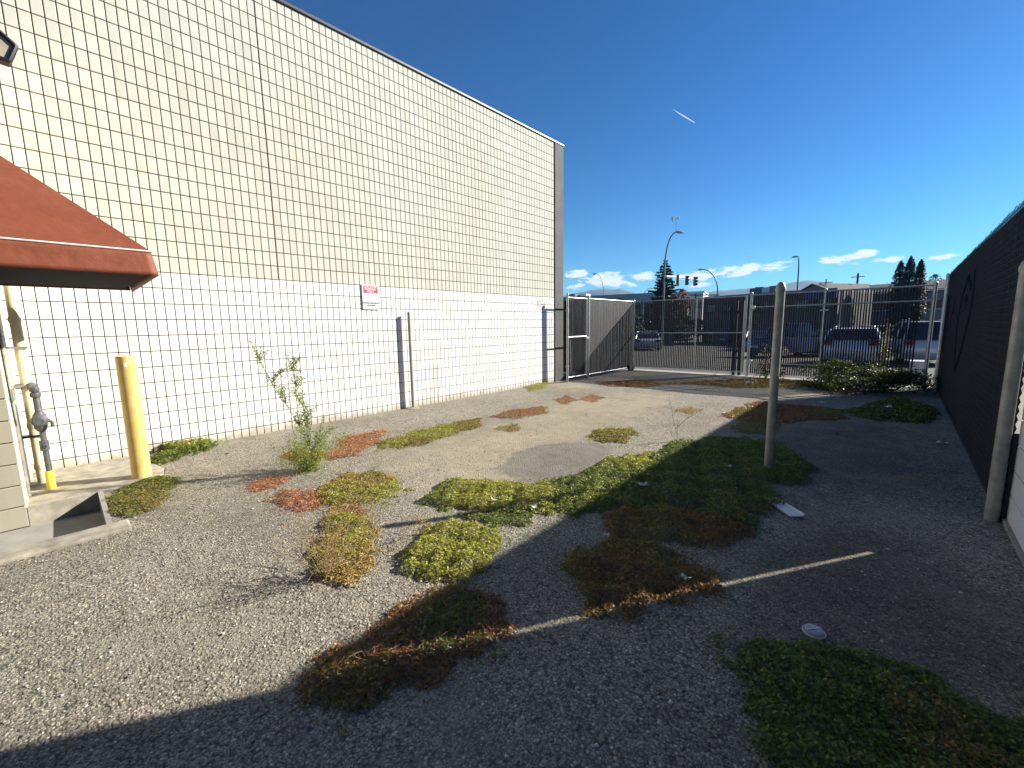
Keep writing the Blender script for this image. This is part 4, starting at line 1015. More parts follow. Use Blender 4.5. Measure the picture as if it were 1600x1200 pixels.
def leafy(name, base, stems, label, cat, cols, lsize, ldens, stem_mat, r0=.007, spread=.05, group=None, lmin=.15):
    t = thing(name, base, label, cat, group); b = Vector(base); mb = MB(); cs = []; 
    for pts in stems:
        P = [b + Vector(p) for p in pts]; n = len(P)
        mb.tube(P, [r0 * (1 - .8 * i / (n - 1)) for i in range(n)], 6)
        for i in range(n - 1):
            L = (P[i + 1] - P[i]).length; k = max(1, int(L * ldens))
            for q in range(k):
                f = (i + RNG.uniform(0, 1)) / (n - 1)
                if f < lmin: continue
                p = P[i].lerp(P[i + 1], RNG.uniform(0, 1)); sc = spread * (1.25 - .8 * f)
                o = RNG.normal(size=3) * sc; cs.append((p.x + o[0], p.y + o[1], p.z + o[2] * .8))
    mb.build('stem', M[stem_mat], t, smooth=True)
    if cs:
        cs = np.array(cs); cs[:, 2] = np.maximum(cs[:, 2], .004); N = len(cs); V, F = leaf_geo(cs, RNG.normal(size=(N, 3)) + np.array([0, 0, .6]), RNG.uniform(lsize[0], lsize[1], N), .38)
        pal = np.array(cols)[RNG.integers(0, len(cols), N)] * RNG.uniform(.8, 1.2, (N, 1))
        np_mesh('foliage', V, F, M['leaf'], t, cols=np.repeat(pal, 4, axis=0), origin=org(t))
    return t
def bend(p0, p1, n=7, sag=.05, jit=.012):
    p0, p1 = Vector(p0), Vector(p1); out = []
    for i in range(n):
        f = i / (n - 1); p = p0.lerp(p1, f); p.z += sag * math.sin(math.pi * f)
        if 0 < i: p += Vector(RNG.normal(size=3)) * jit
        out.append(tuple(p))
    return out
# the tall leaning weed in front of the white wall
TW = (-4.77, 1.88, 0.0)
tall = []
main1 = [(0, 0, 0), (-.09, -.06, .27), (-.17, -.13, .52), (-.25, -.22, .78), (-.33, -.31, 1.02), (-.41, -.37, 1.26), (-.50, -.42, 1.50)]
main2 = [(-.10, -.07, .30), (-.11, -.04, .52), (-.14, -.06, .74), (-.18, -.10, .96), (-.22, -.13, 1.16), (-.27, -.16, 1.34)]
jit = lambda pts: [(p[0] + RNG.normal() * .008, p[1] + RNG.normal() * .008, p[2]) for p in pts]
main1, main2 = jit(main1), jit(main2)
tall += [main1, main2]
for m_, k0 in ((main1, 1), (main2, 1)):
    for k in range(k0, len(m_) - 1):
        p = Vector(m_[k]); fade = 1 - k / len(m_)
        for q_ in range(3):
            q = p + Vector((RNG.normal() * .09 * (fade + .35) + .03, RNG.normal() * .10 * (fade + .35) + .04, RNG.uniform(.12, .26) * (fade + .45)))
            tall.append(bend(p, q, 4, .01, .005))
for b_ in ((.02, .10, .62), (.07, .20, .50), (.10, .02, .40)): tall.append(bend((-.08, -.05, .22), b_, 6, .02, .01))
low = [bend((0, 0, 0), (RNG.uniform(-.32, .30), RNG.uniform(-.38, .36), RNG.uniform(.18, .52)), 5, 0, .01) for _ in range(24)]
leafy('tall_weed', TW, tall, 'tall leaning green weed with two leafy stems before the white wall', 'weed', [(.16, .25, .075), (.20, .30, .085), (.26, .34, .11), (.13, .20, .06)], (.014, .036), 330, 'stem_green', .004, .026)
leafy('bushy_weed', (-4.85, 1.80, 0), low, 'bushy yellow green weed growing at the base of the tall weed', 'weed', [(.22, .28, .055), (.28, .32, .08), (.16, .22, .045)], (.015, .035), 300, 'stem_green', .003, .055, lmin=.0)
def fan(name, base, n, hgt, spr, label, mat, cols=None, ld=0, r=.0016):
    st = [bend((RNG.normal() * .005, RNG.normal() * .005, 0), (RNG.normal() * spr, RNG.normal() * spr, hgt * RNG.uniform(.5, 1.1)), 5, .02, .012) for _ in range(n)]
    st += [bend(s[2], tuple(Vector(s[4]) + Vector((RNG.normal() * .08, RNG.normal() * .08, -.03))), 4, .01, .006) for s in st[:]]
    return leafy(name, base, st, label, 'weed', cols or [(.3, .2, .08)], (.008, .018), ld, mat, r, .02, lmin=.2)
fan('dry_weed', (-2.62, 1.02, 0), 34, .42, .15, 'dry straw coloured weed fanning out of the golden mat', 'stem_straw', [(.30, .20, .08), (.24, .18, .06), (.35, .22, .12)], 90)
fan('dry_weed', (-3.0, 1.55, 0), 12, .35, .10, 'wispy dry weed standing behind the golden mat', 'stem_straw', [(.30, .20, .08), (.22, .20, .07)], 60)
fan('dry_weed', (-2.62, 1.75, 0), 7, .22, .08, 'little dry weed between the lime green mat and the yellow mat', 'stem_straw', [(.32, .2, .1)], 50)
fan('dry_weed', (-1.78, .86, 0), 14, .09, .10, 'dry reddish stems sprouting at the shadow edge in the foreground', 'stem_straw', [(.34, .22, .12)], 30)
leafy('slender_weed', (-2.15, 5.6, 0), [bend((0, 0, 0), (.0, .05, .34), 5, 0, .01), bend((0, 0, .1), (-.12, .0, .62), 6, 0, .01), bend((0, .0, .2), (.22, .2, .42), 5, .03, .01), bend((0, 0, 0), (-.08, -.1, .2), 4, 0, .01)],
      'slender pale weed at the top of the sunlit mat', 'weed', [(.20, .24, .05), (.26, .28, .08)], (.012, .03), 90, 'stem_straw', .004, .03)
# shrubs by the back fence, right side
def shrub(base, rx, ry, h, n, label, pal, size=(.03, .07), stems=8, group='shrubs growing against the back fence'):
    b = Vector((*base, 0)); t = thing('shrub', b, label, 'shrub', group); mb = MB()
    for k in range(stems):
        a = RNG.uniform(0, 6.28); mb.tube(bend(b, (b.x + math.cos(a) * rx * .7, b.y + math.sin(a) * ry * .7, h * RNG.uniform(.5, 1)), 5, .05, .02), .006, 5)
    mb.build('stem', M['bark'], t)
    k = max(4, n // 130); cc = np.stack([RNG.normal(0, .45, k) * rx, RNG.normal(0, .45, k) * ry, RNG.uniform(.1, 1, k) ** .8 * h], -1)
    i = RNG.integers(0, k, n); p = cc[i] + RNG.normal(0, 1, (n, 3)) * np.array([rx * .16, ry * .16, h * .13]); p[:, 2] = np.abs(p[:, 2]) + .01
    cols = np.array(pal)[RNG.integers(0, len(pal), n)] * RNG.uniform(.6, 1.25, (n, 1))
    V, F = leaf_geo(p + np.array(b), RNG.normal(size=(n, 3)) + np.array([0, 0, .7]), RNG.uniform(size[0], size[1], n), .5)
    np_mesh('foliage', V, F, M['leaf'], t, cols=np.repeat(cols, 4, axis=0), origin=org(t)); return t
DG = [(.04, .065, .02), (.055, .08, .024), (.03, .05, .016), (.08, .085, .03)]
shrub((-.05, 12.8), .85, .65, .40, 5200, 'low dark green shrub in the corner by the right fence', DG)
shrub((-1.05, 13.2), .75, .5, .55, 3200, 'loose green shrub against the middle of the back fence', [(.09, .12, .035), (.12, .14, .05), (.06, .085, .025)])
shrub((-2.75, 13.55), .35, .25, .85, 800, 'small thin olive shrub beside the gate end post', [(.10, .10, .03), (.14, .12, .05)])
shrub((-1.0, 12.1), .9, .7, .28, 3000, 'flat spreading shrub in the shade before the back fence', DG)
shrub((-.35, 15.2), .25, .25, 1.35, 700, 'tall pale weed shrub growing just outside the back fence', [(.16, .17, .06), (.20, .18, .07)])
leafy('arching_weed', (-4.1, 13.5, 0), [bend((0, 0, 0), (-.5, -.1, .12), 6, .22, .01), bend((0, 0, 0), (.5, -.1, .1), 6, .22, .01), bend((0, 0, 0), (.05, 0, .2), 4, 0, .01)],
      'thin arching weed at the foot of the sliding gate', 'weed', [(.08, .10, .03)], (.02, .04), 40, 'stem_green', .005, .03)

# ------------------------------------------------------------------ litter and loose stones
tr = thing('white_tray', (-.66, 4.1, 0), 'narrow white plastic tray lying beside the largest green mat', 'tray')
c = Vector((-.63, 4.10, .012)); ra = math.atan2(*reversed([ground(1240, 805)[i] - ground(1205, 783)[i] for i in range(2)]))
MB().box(c, (.34, .115, .012), ra).build('base', plain('tray_plastic', (.62, .63, .66), .35, var=.05), tr, bevel=.003)
ux = Vector((math.cos(ra), math.sin(ra), 0)); vx = Vector((-ux.y, ux.x, 0))
for s in (-1, 1):
    MB().box(c + vx * s * .054 + Vector((0, 0, .013)), (.34, .008, .014), ra).build('rim', M['sign_white'], tr)
MB().box(c - ux * .166 + Vector((0, 0, .013)), (.008, .1, .014), ra).build('rim', M['sign_white'], tr)
def clear_mat():
    m, nt, p = new_mat('clear_plastic'); p.inputs['Base Color'].default_value = (.75, .8, .85, 1); p.inputs['Roughness'].default_value = .12
    t = NT(nt); trn = t.n.new('ShaderNodeBsdfTransparent'); mx = t.n.new('ShaderNodeMixShader'); mx.inputs[0].default_value = .55
    t.link(p.outputs[0], mx.inputs[1]); t.link(trn.outputs[0], mx.inputs[2]); t.link(mx.outputs[0], nt.nodes['Material Output'].inputs['Surface']); return m
M['clear'] = clear_mat()
lid = thing('plastic_lid', (-.21, 2.49, 0), 'crushed clear plastic cup lid on the shaded asphalt', 'litter')
lm = MB().lathe((-.21, 2.49, .004), [(.050, 0), (.050, .008), (.044, .010), (.042, .022), (.034, .026), (.005, .024)], 22)
lo_ = lm.build('cup_lid', M['clear'], lid, smooth=True)
cr_ = MB(); cr_.box((-.21, 2.49, .031), (.075, .006, .004), .9); cr_.box((-.21, 2.49, .0345), (.06, .005, .003), -.5); cr_.tube([(-.21 + .05 * math.cos(a), 2.49 + .05 * math.sin(a), .013) for a in np.linspace(0, 6.28, 23)], .0025, 5, caps=False)
cr_.build('rim', plain('lid_rim', (.55, .6, .66), .3), lid)
def scrap(x, y, s, label, cat='litter', seed=0, name='paper_scrap', mat='paper', z=None):
    rg_ = np.random.default_rng(seed); n = 7; vs = []; z0 = float(undul(np.float64(x), np.float64(y))) + .004 if z is None else z
    for i in range(4):
        for j in range(3):
            vs.append((x + (i - 1.5) * s * .3 + rg_.normal() * s * .05, y + (j - 1) * s * .3 + rg_.normal() * s * .05, z0 + abs(rg_.normal()) * s * .18))
    fs = [(i * 3 + j, (i + 1) * 3 + j, (i + 1) * 3 + j + 1, i * 3 + j + 1) for i in range(3) for j in range(2)]
    o = MB().add(vs, fs).build(name, M[mat]); md = o.modifiers.new('thickness', 'SOLIDIFY'); md.thickness = .002; tag(o, label, cat); return o
scrap(*ground(1155, 597), .16, 'flat white paper scrap under the fence left of the cup', seed=1)
cupt = thing('paper_cup', (*ground(1172, 602), 0), 'white paper cup lying by the fence near the gate end', 'litter')
cx_, cy_ = ground(1172, 602)
MB().tube([(cx_ - .07, cy_, .05), (cx_ + .06, cy_, .045)], [.05, .038], 18).build('body', M['paper'], cupt, smooth=True)
MB().tube([(cx_ - .085, cy_, .05), (cx_ - .07, cy_, .05)], .054, 18).build('lid', M['sign_white'], cupt, smooth=True)
scrap(*ground(1005, 772), .10, 'pale dry leaf lying on the largest green mat', 'leaf', 2, 'dry_leaf', z=.085)
scrap(*ground(1138, 743), .06, 'small white leaf on the green mat left of the post', 'leaf', 3, 'dry_leaf', z=.10)
scrap(*ground(1070, 920), .06, 'white scrap on the round brown weed mat', 'litter', 4, z=.07)
scrap(*ground(833, 800), .07, 'grey white scrap at the edge of the long sunlit mat', 'litter', 5, z=.05)
scrap(*ground(772, 793), .06, 'pale scrap within the long sunlit mat', 'litter', 6, z=.07)
scrap(*ground(948, 846), .05, 'pale scrap above the round brown weed mat', 'litter', 7, z=.05)
scrap(*ground(1285, 633), .10, 'white scrap on the dark weeds before the shrubs', 'litter', 8, z=.05)
scrap(*ground(1385, 642), .16, 'crumpled pale bag near the right fence', 'litter', 9, z=.05)
scrap(*ground(1472, 694), .12, 'flat pale card at the foot of the right fence', 'litter', 10)
scrap(*ground(355, 708), .05, 'tiny dark leaf on the asphalt before the wall', 'leaf', 11, 'dry_leaf', mat='bark')
tw = MB(); 
for k in range(46):
    x, y = RNG.uniform(.15, .62), RNG.uniform(5.0, 7.2); a = RNG.normal(.9, .35); l = RNG.uniform(.08, .38)
    tw.tube([(x, y, .006), (x - math.cos(a) * l * .5, y - math.sin(a) * l * .5, .012 + RNG.uniform(0, .02)), (x - math.cos(a) * l, y - math.sin(a) * l, .006)], .002, 4)
tag(tw.build('straw_litter', M['stem_straw']), 'dry straw and twigs scattered at the foot of the right fence', 'straw', kind='stuff')
# loose gravel
def gravel(n=17000):
    x = RNG.uniform(-7.1, .62, n); y = RNG.uniform(-2.5, 13.0, n) ; 
    # denser near the camera, where single stones show
    m = n // 2; r = RNG.uniform(.3, 1, m) ** 1.0; x[:m] = RNG.uniform(-4.4, .6, m); y[:m] = RNG.uniform(-.8, 4.0, m)
    ok = ~((x < -4.5) & (y < .70)); x, y = x[ok], y[ok]; n = len(x)
    s = np.exp(RNG.normal(math.log(.0037), .45, n)); s = np.clip(s, .002, .016)
    base = np.array([[1, 0, 0], [0, 1, 0], [-1, 0, 0], [0, -1, 0], [0, 0, 1], [0, 0, -1]], float)
    F0 = np.array([[0, 1, 4], [1, 2, 4], [2, 3, 4], [3, 0, 4], [1, 0, 5], [2, 1, 5], [3, 2, 5], [0, 3, 5]])
    a = RNG.uniform(0, 6.28, n); ca, sa = np.cos(a), np.sin(a)
    V = base[None] * s[:, None, None] * np.stack([RNG.uniform(.8, 1.5, (n, 6)), RNG.uniform(.6, 1.2, (n, 6)), RNG.uniform(.4, .8, (n, 6))], -1)
    X = V[..., 0] * ca[:, None] - V[..., 1] * sa[:, None]; Y = V[..., 0] * sa[:, None] + V[..., 1] * ca[:, None]
    V = np.stack([X + x[:, None], Y + y[:, None], V[..., 2] + (undul(x, y) + s * .25)[:, None]], -1).reshape(-1, 3)
    F = (F0[None] + (np.arange(n) * 6)[:, None, None]).reshape(-1, 3)
    tone = np.clip(RNG.normal(.33, .14, n), .09, .72)[:, None] * np.array([[1.0, .96, .86]]) * RNG.uniform(.94, 1.06, (n, 3))
    m_, nt, p = new_mat('gravel'); t = NT(nt); at = t.n.new('ShaderNodeAttribute'); at.attribute_name = 'Col'
    t.link(at.outputs['Color'], p.inputs['Base Color']); p.inputs['Roughness'].default_value = .85
    tag(np_mesh('gravel', V, F, m_, cols=np.repeat(tone, 6, axis=0)), 'loose gravel strewn over the worn asphalt', 'gravel', kind='stuff')
gravel()
def crumbs(n=2600):
    x = RNG.uniform(-7.0, .5, n); y = RNG.uniform(.7, 13, n)
    pal = np.array([(.22, .12, .05), (.30, .20, .09), (.12, .07, .035)])[RNG.integers(0, 3, n)]
    V, F = leaf_geo(np.stack([x, y, undul(x, y) + .008], -1), np.stack([RNG.normal(0, .4, n), RNG.normal(0, .4, n), np.ones(n)], -1), RNG.uniform(.006, .022, n), .5)
    tag(np_mesh('leaf_crumbs', V, F, M['leaf'], cols=np.repeat(pal, 4, axis=0)), 'small dry leaf crumbs blown across the yard', 'leaf litter', kind='stuff')
crumbs()

# ------------------------------------------------------------------ beyond the fence: vehicles
def car(x, y, rz, col, label, style='sedan', L=4.6, W=1.82, Hh=1.45):
    z = gz(y); t = thing('parked_car', (x, y, z), label, 'car', 'cars parked beyond the fence')
    t.rotation_euler = (0, 0, 0); R = Matrix.Rotation(rz, 3, 'Z'); o = Vector((x, y, z))
    tf = lambda p: o + R @ Vector(p)
    paint = car_paint('car_paint', col)
    belt = {'sedan': .92, 'suv': 1.08, 'pickup': 1.10}[style]
    hl = L / 2
    if style == 'sedan': prof = [(-hl, .35), (-hl + .03, .62), (-hl + .15, .74), (-.8, belt - .02), (.9, belt), (hl - .25, belt - .02), (hl - .03, .75), (hl, .40), (hl - .12, .22), (-hl + .12, .22)]
    else: prof = [(-hl, .42), (-hl + .02, .78), (-hl + .14, .94), (-.9, belt - .02), (hl - .2, belt), (hl - .03, .85), (hl, .45), (hl - .12, .28), (-hl + .12, .28)]
    def loft(prof, w_of, mat, name, bevel=.0):
        ws = [-1, -.94, -.6, 0, .6, .94, 1]; vs = []; n = len(prof)
        for s in ws:
            inset = .05 if abs(s) == 1 else 0
            for (px_, pz_) in prof:
                cz_ = sum(q[1] for q in prof) / n
                vs.append(tf((px_ * (1 - .02 * s * s) * (1 - inset * .5), s * w_of(pz_), pz_ + (cz_ - pz_) * inset)))
        fs = []
        for k in range(len(ws) - 1):
            for i in range(n): fs.append((k * n + i, k * n + (i + 1) % n, (k + 1) * n + (i + 1) % n, (k + 1) * n + i))
        fs.append(tuple(range(n))); fs.append(tuple((len(ws) - 1) * n + i for i in range(n - 1, -1, -1)))
        mb = MB(); mb.add(vs, fs); return mb.build(name, mat, t, smooth=True)
    body = loft(prof, lambda z_: W / 2 * (1 - .05 * max(0, (z_ - .7))), paint, 'body')
    if style == 'sedan': cab = [(-.75, belt - .03), (.02, Hh - .04), (.35, Hh), (1.0, Hh - .03), (1.75, belt - .02)]
    elif style == 'suv': cab = [(-.85, belt - .03), (-.25, Hh - .05), (.15, Hh), (hl - .55, Hh - .03), (hl - .12, belt - .02)]
    else: cab = [(-.95, belt - .03), (-.35, Hh - .05), (0, Hh), (.65, Hh - .02), (.8, belt - .02)]
    loft(cab, lambda z_: W / 2 * (.93 - .17 * (z_ - belt) / (Hh - belt)), M['glass'], 'windows')
    roof = [(p[0] * .97 + .01, p[1] + .008) for p in cab[1:-1]]; roof = roof + [(q[0], q[1] - .05) for q in reversed(roof)]
    loft(roof, lambda z_: W / 2 * .765, paint, 'roof')
    pl = MB()
    for s in (-1, 1):
        for (a, b) in ((cab[0], cab[1]), (cab[-2], cab[-1])):
            pl.tube([tf((a[0], s * W / 2 * (.93 if a[1] < Hh - .2 else .765), a[1])), tf((b[0], s * W / 2 * (.93 if b[1] < Hh - .2 else .765), b[1]))], .035, 6)
        mx_ = (cab[1][0] + cab[-2][0]) / 2; pl.tube([tf((mx_, s * W / 2 * .935, belt)), tf((mx_, s * W / 2 * .77, Hh - .03))], .035, 6)
    pl.build('pillar', paint, t)
    for (wx, s) in ((-hl + .85, -1), (-hl + .85, 1), (hl - .9, -1), (hl - .9, 1)):
        w_ = MB(); wheel_geo(w_, tf((wx, s * (W / 2 - .11), .33)), R @ Vector((0, 1, 0)), .33, .24); wo = w_.build('wheel', M['rubber'], t, smooth=True)
        w2 = MB(); wheel_geo(w2, tf((wx, s * (W / 2 - .10), .33)), R @ Vector((0, 1, 0)), .20, .25); w2.build('rim', M['galv'], wo, smooth=True)
    for s in (-1, 1):
        MB().box(tf((-hl + .08, s * W * .36, .66 if style == 'sedan' else .84)), (.12, .34, .13), rz).build('headlight', plain('lamp', (.7, .7, .68), .15), t)
        MB().box(tf((hl - .07, s * W * .39, .76 if style == 'sedan' else .95)), (.12, .28, .16), rz).build('tail_light', plain('tail_lamp', (.10, .012, .012), .2), t)
        MB().box(tf((-.55, s * (W / 2 + .06), belt + .02)), (.12, .16, .11), rz).build('mirror', paint, t)
    MB().box(tf((hl + .005, 0, .62)), (.02, .5, .12), rz).build('number_plate', M['sign_white'], t)
    MB().box(tf((-hl - .003, 0, .5)), (.03, W * .7, .16), rz).build('grille', M['black'], t)
    if style == 'suv':
        for s in (-1, 1): MB().tube([tf((-.1, s * .6, Hh + .06)), tf((hl - .7, s * .6, Hh + .05))], .02, 6).build('roof_rack', M['galv'], t)
    return t
car(-14.7, 31.4, rad(-62), (.55, .56, .58), 'silver sedan behind the left half of the sliding gate', 'sedan')
car(-1.42, 22.6, rad(-90), (.75, .76, .78), 'white hatchback seen from behind through the fence right of the centre', 'suv', 4.2, 1.8, 1.50)
car(.55, 25.4, rad(-80), (.50, .51, .53), 'pale wagon with roof rack near the right end of the back fence', 'suv', 4.7, 1.86, 1.78)
car(-4.4, 27.2, rad(-118), (.02, .04, .16), 'dark blue pickup truck behind the yard post', 'pickup', 5.3, 1.95, 1.82)
car(-3.3, 29.8, rad(-100), (.03, .03, .035), 'black car between the blue truck and the white hatchback', 'sedan')
car(-9.6, 43.0, rad(-75), (.045, .047, .05), 'charcoal pickup truck left of the yard post', 'pickup', 5.4, 1.95, 1.85)
car(-15.4, 52.5, rad(-70), (.035, .037, .042), 'dark sport utility car behind the right half of the sliding gate', 'suv', 4.8, 1.9, 1.75)
car(-21.5, 76, rad(-20), (.6, .6, .62), 'small white car far off beyond the dark sport utility car', 'sedan')
car(-1.2, 33.5, rad(-85), (.55, .56, .58), 'silver car parked behind the white hatchback', 'suv', 4.6, 1.85, 1.72)
car(-6.4, 40.5, rad(-100), (.42, .43, .45), 'grey wagon parked behind the blue truck', 'suv', 4.6, 1.85, 1.7)
car(-8.0, 36, rad(-75), (.05, .055, .06), 'grey sedan parked in front of the charcoal pickup truck', 'sedan')

# buildings, trees, poles beyond
def axis_box(a, b, depth, z0, z1):
    """corner list of a box whose front runs from a to b (xy), going back by depth"""
    a, b = Vector(a), Vector(b); u = (b - a).normalized(); n = Vector((-u.y, u.x))
    if n.y < 0: n = -n
    return [a, b, b + n * depth, a + n * depth], u, n
M['b_grey'] = plain('grey_fascia', (.30, .31, .33), .7); M['b_dark'] = plain('dark_siding', (.055, .045, .040), .8, var=.3, scale=1.5)
M['b_shop'] = plain('shop_wall', (.17, .16, .16), .8); M['b_cream'] = plain('cream_render', (.62, .58, .50), .8); M['shingle'] = plain('shingle', (.075, .07, .068), .9, var=.3, scale=6)
M['blue'] = plain('blue_band', (.02, .05, .22), .5)
def xy(px, depth): p = far(px, 500, depth); return (p.x, p.y)
# long shop with deep grey fascia
a, b = xy(840, 80), xy(1030, 70); poly, u, n = axis_box(a, b, 14, 0, 0)
sh = thing('shop_building', (*(Vector(a) + Vector(b)) / 2, gz(60)), 'long low shop with a grey fascia beyond the walk gate', 'building')
MB().prism([p[:] for p in poly], -1.2, 4.9).build('wall', M['b_shop'], sh)
f2 = [Vector(poly[0]) - n * 1.6 - u * .5, Vector(poly[1]) - n * 1.6 + u * .5, Vector(poly[2]) + u * .5, Vector(poly[3]) - u * .5]
MB().prism([tuple(p) for p in f2], 4.9, 6.65).build('fascia', M['b_grey'], sh)
Lsh = (Vector(b) - Vector(a)).length
for k in range(9):
    p = Vector(a) + u * (Lsh * (k + .5) / 9) - n * .06
    wo = MB().box((p.x, p.y, 2.0), (Lsh / 9 * .72, .08, 4.2), math.atan2(u.y, u.x)).build('window', M['glass'], sh)
    MB().box((p.x - n.x * .06, p.y - n.y * .06, 2.2), (.08, .05, 4.2), math.atan2(u.y, u.x)).build('mullion', M['white_trim'], wo)
for k in range(10):
    p = Vector(a) + u * (Lsh * k / 9) - n * 1.3
    MB().box((p.x, p.y, 1.9), (.28, .28, 6.0), math.atan2(u.y, u.x)).build('column', M['white_trim'], sh)
for px in (895, 912): 
    p = Vector(xy(px, 82)); MB().box((p.x, p.y, 7.1), (2.0, 1.6, .9)).build('roof_unit', M['white_trim'] if px > 900 else M['b_shop'], sh)
# small gabled house
def gable_house(px, depth, w, d_, eave, ridge, label, wall, ang, name='house', chim=False):
    c_ = Vector(xy(px, depth)); R = Matrix.Rotation(ang, 2); t = thing(name, (c_.x, c_.y, gz(c_.y)), label, 'house')
    def P(x, y): q = R @ Vector((x, y)); return (c_.x + q.x, c_.y + q.y)
    MB().prism([P(-w / 2, -d_ / 2), P(w / 2, -d_ / 2), P(w / 2, d_ / 2), P(-w / 2, d_ / 2)], -1.2, eave).build('wall', wall, t)
    g_ = MB()
    for s in (-1, 1): g_.add([(*P(-w / 2, s * d_ / 2), eave), (*P(w / 2, s * d_ / 2), eave), (*P(0, s * d_ / 2), ridge)], [(0, 1, 2)])
    g_.build('gable', wall, t)
    rf_ = MB(); e = .4
    for s in (-1, 1):
        a0 = [(*P(s * (w / 2 + e), -d_ / 2 - e), eave - .2), (*P(s * (w / 2 + e), d_ / 2 + e), eave - .2), (*P(0, d_ / 2 + e), ridge + .12), (*P(0, -d_ / 2 - e), ridge + .12)]
        rf_.add(a0 + [(q[0], q[1], q[2] - .15) for q in a0], [(0, 1, 2, 3), (7, 6, 5, 4), (0, 4, 5, 1), (3, 2, 6, 7), (0, 3, 7, 4), (1, 5, 6, 2)])
    rf_.build('roof', M['shingle'], t)
    for x in (-w / 4, w / 4):
        q = P(x, -d_ / 2 - .03); wd = MB().box((q[0], q[1], eave * .5), (1.3, .08, 1.2), ang).build('window', M['glass'], t)
        q = P(x, -d_ / 2 - .06); MB().box((q[0], q[1], eave * .5 - .64), (1.5, .1, .08), ang).build('sill', M['white_trim'], wd)
    return t
gable_house(964, 58, 2.6, 4, 3.6, 5.0, 'small grey gabled house in front of the long shop', M['b_shop'], rad(40))
# white two storey block
a, b = xy(1036, 96), xy(1097, 92); poly, u, n = axis_box(a, b, 12, 0, 0)
wb = thing('white_building', (*a, gz(60)), 'white two storey building right of the spruce tree', 'building')
MB().prism([tuple(p) for p in poly], -1.2, 8.3).build('wall', M['b_cream'], wb)
MB().prism([tuple(Vector(p) + (Vector(p) - (Vector(a) + Vector(b)) / 2).normalized() * .25) for p in poly], 8.3, 8.55).build('roof_edge', M['white_trim'], wb)
for fl_ in (2.0, 5.4):
    for k in range(4):
        p = Vector(a) + u * ((Vector(b) - Vector(a)).length * (k + .5) / 4) - n * .04
        wd = MB().box((p.x, p.y, fl_), (1.35, .1, 1.5), math.atan2(u.y, u.x)).build('window', M['glass'], wb)
        MB().box((p.x - n.x * .06, p.y - n.y * .06, fl_ - .8), (1.6, .12, .1), math.atan2(u.y, u.x)).build('sill', M['white_trim'], wd)
# long dark building
a, b = xy(1099, 53), xy(1305, 41.5); poly, u, n = axis_box(a, b, 10, 0, 0); Ld = (Vector(b) - Vector(a)).length
db = thing('dark_building', (*(Vector(a) + Vector(b)) / 2, gz(50)), 'long dark flat roofed building behind the parked cars', 'building')
MB().prism([tuple(p) for p in poly], -1.2, 4.55).build('wall', M['b_dark'], db)
MB().prism([tuple(Vector(poly[0]) - n * .12), tuple(Vector(poly[1]) - n * .12), tuple(Vector(poly[2])), tuple(Vector(poly[3]))], 4.55, 4.85).build('parapet_cap', M['b_shop'], db)
for k in range(7):
    p = Vector(a) + u * (Ld * (k + .5) / 7) - n * .03
    dr = MB().box((p.x, p.y, 1.0), (Ld / 7 * .55, .08, 3.2), math.atan2(u.y, u.x)).build('roller_door', plain('roller_door', (.10, .09, .085), .6), db)
    wd = MB().box((p.x, p.y, 3.4), (Ld / 7 * .55, .08, .8), math.atan2(u.y, u.x)).build('window', M['glass'], db)
for k, px in enumerate((1163, 1171, 1182, 1194)):
    p = Vector(xy(px, 50 - k * .6)) + n * 2; MB().box((p.x, p.y, 5.25 + .1 * (k % 2)), (.9, .8, .8)).build('roof_unit', M['b_shop'] if k != 2 else M['galv'], db)
p = Vector(b) - n * .1; q = p - u * 3.0
MB().prism([tuple(q - n * .15), tuple(p - n * .15), tuple(p), tuple(q)], 3.9, 4.5).build('blue_band', M['blue'], db)
# row of houses right
gable_house(1308, 62, 9, 9, 5.2, 6.9, 'gabled house with pale trim behind the blue band', M['b_shop'], rad(-36))
a, b = xy(1330, 60), xy(1470, 52); poly, u, n = axis_box(a, b, 9, 0, 0)
hr = thing('row_house', (*(Vector(a) + Vector(b)) / 2, gz(60)), 'long house with a low dark shingle roof beside the cedars', 'house')
MB().prism([tuple(p) for p in poly], -1.2, 5.4).build('wall', M['b_shop'], hr)
mid0, mid1 = (Vector(poly[0]) + Vector(poly[3])) / 2, (Vector(poly[1]) + Vector(poly[2])) / 2
r_ = MB(); A, B, Cc, D = [Vector(p) for p in poly]; e = .5
A, B, Cc, D = A - n * e - u * e, B - n * e + u * e, Cc + n * e + u * e, D + n * e - u * e
r_.add([(*A, 5.2), (*B, 5.2), (*mid1, 6.75), (*mid0, 6.75), (*Cc, 5.2), (*D, 5.2)], [(0, 1, 2, 3), (3, 2, 4, 5), (1, 4, 2), (5, 0, 3), (0, 5, 4, 1)]); r_.build('roof', M['shingle'], hr)
for k in range(5):
    p = Vector(a) + u * ((Vector(b) - Vector(a)).length * (k + .5) / 5) - n * .04
    wd = MB().box((p.x, p.y, 3.6), (1.6, .1, 1.3), math.atan2(u.y, u.x)).build('window', M['glass'], hr)
    MB().box((p.x - n.x * .07, p.y - n.y * .07, 2.9), (1.8, .12, .1), math.atan2(u.y, u.x)).build('sill', M['white_trim'], wd)

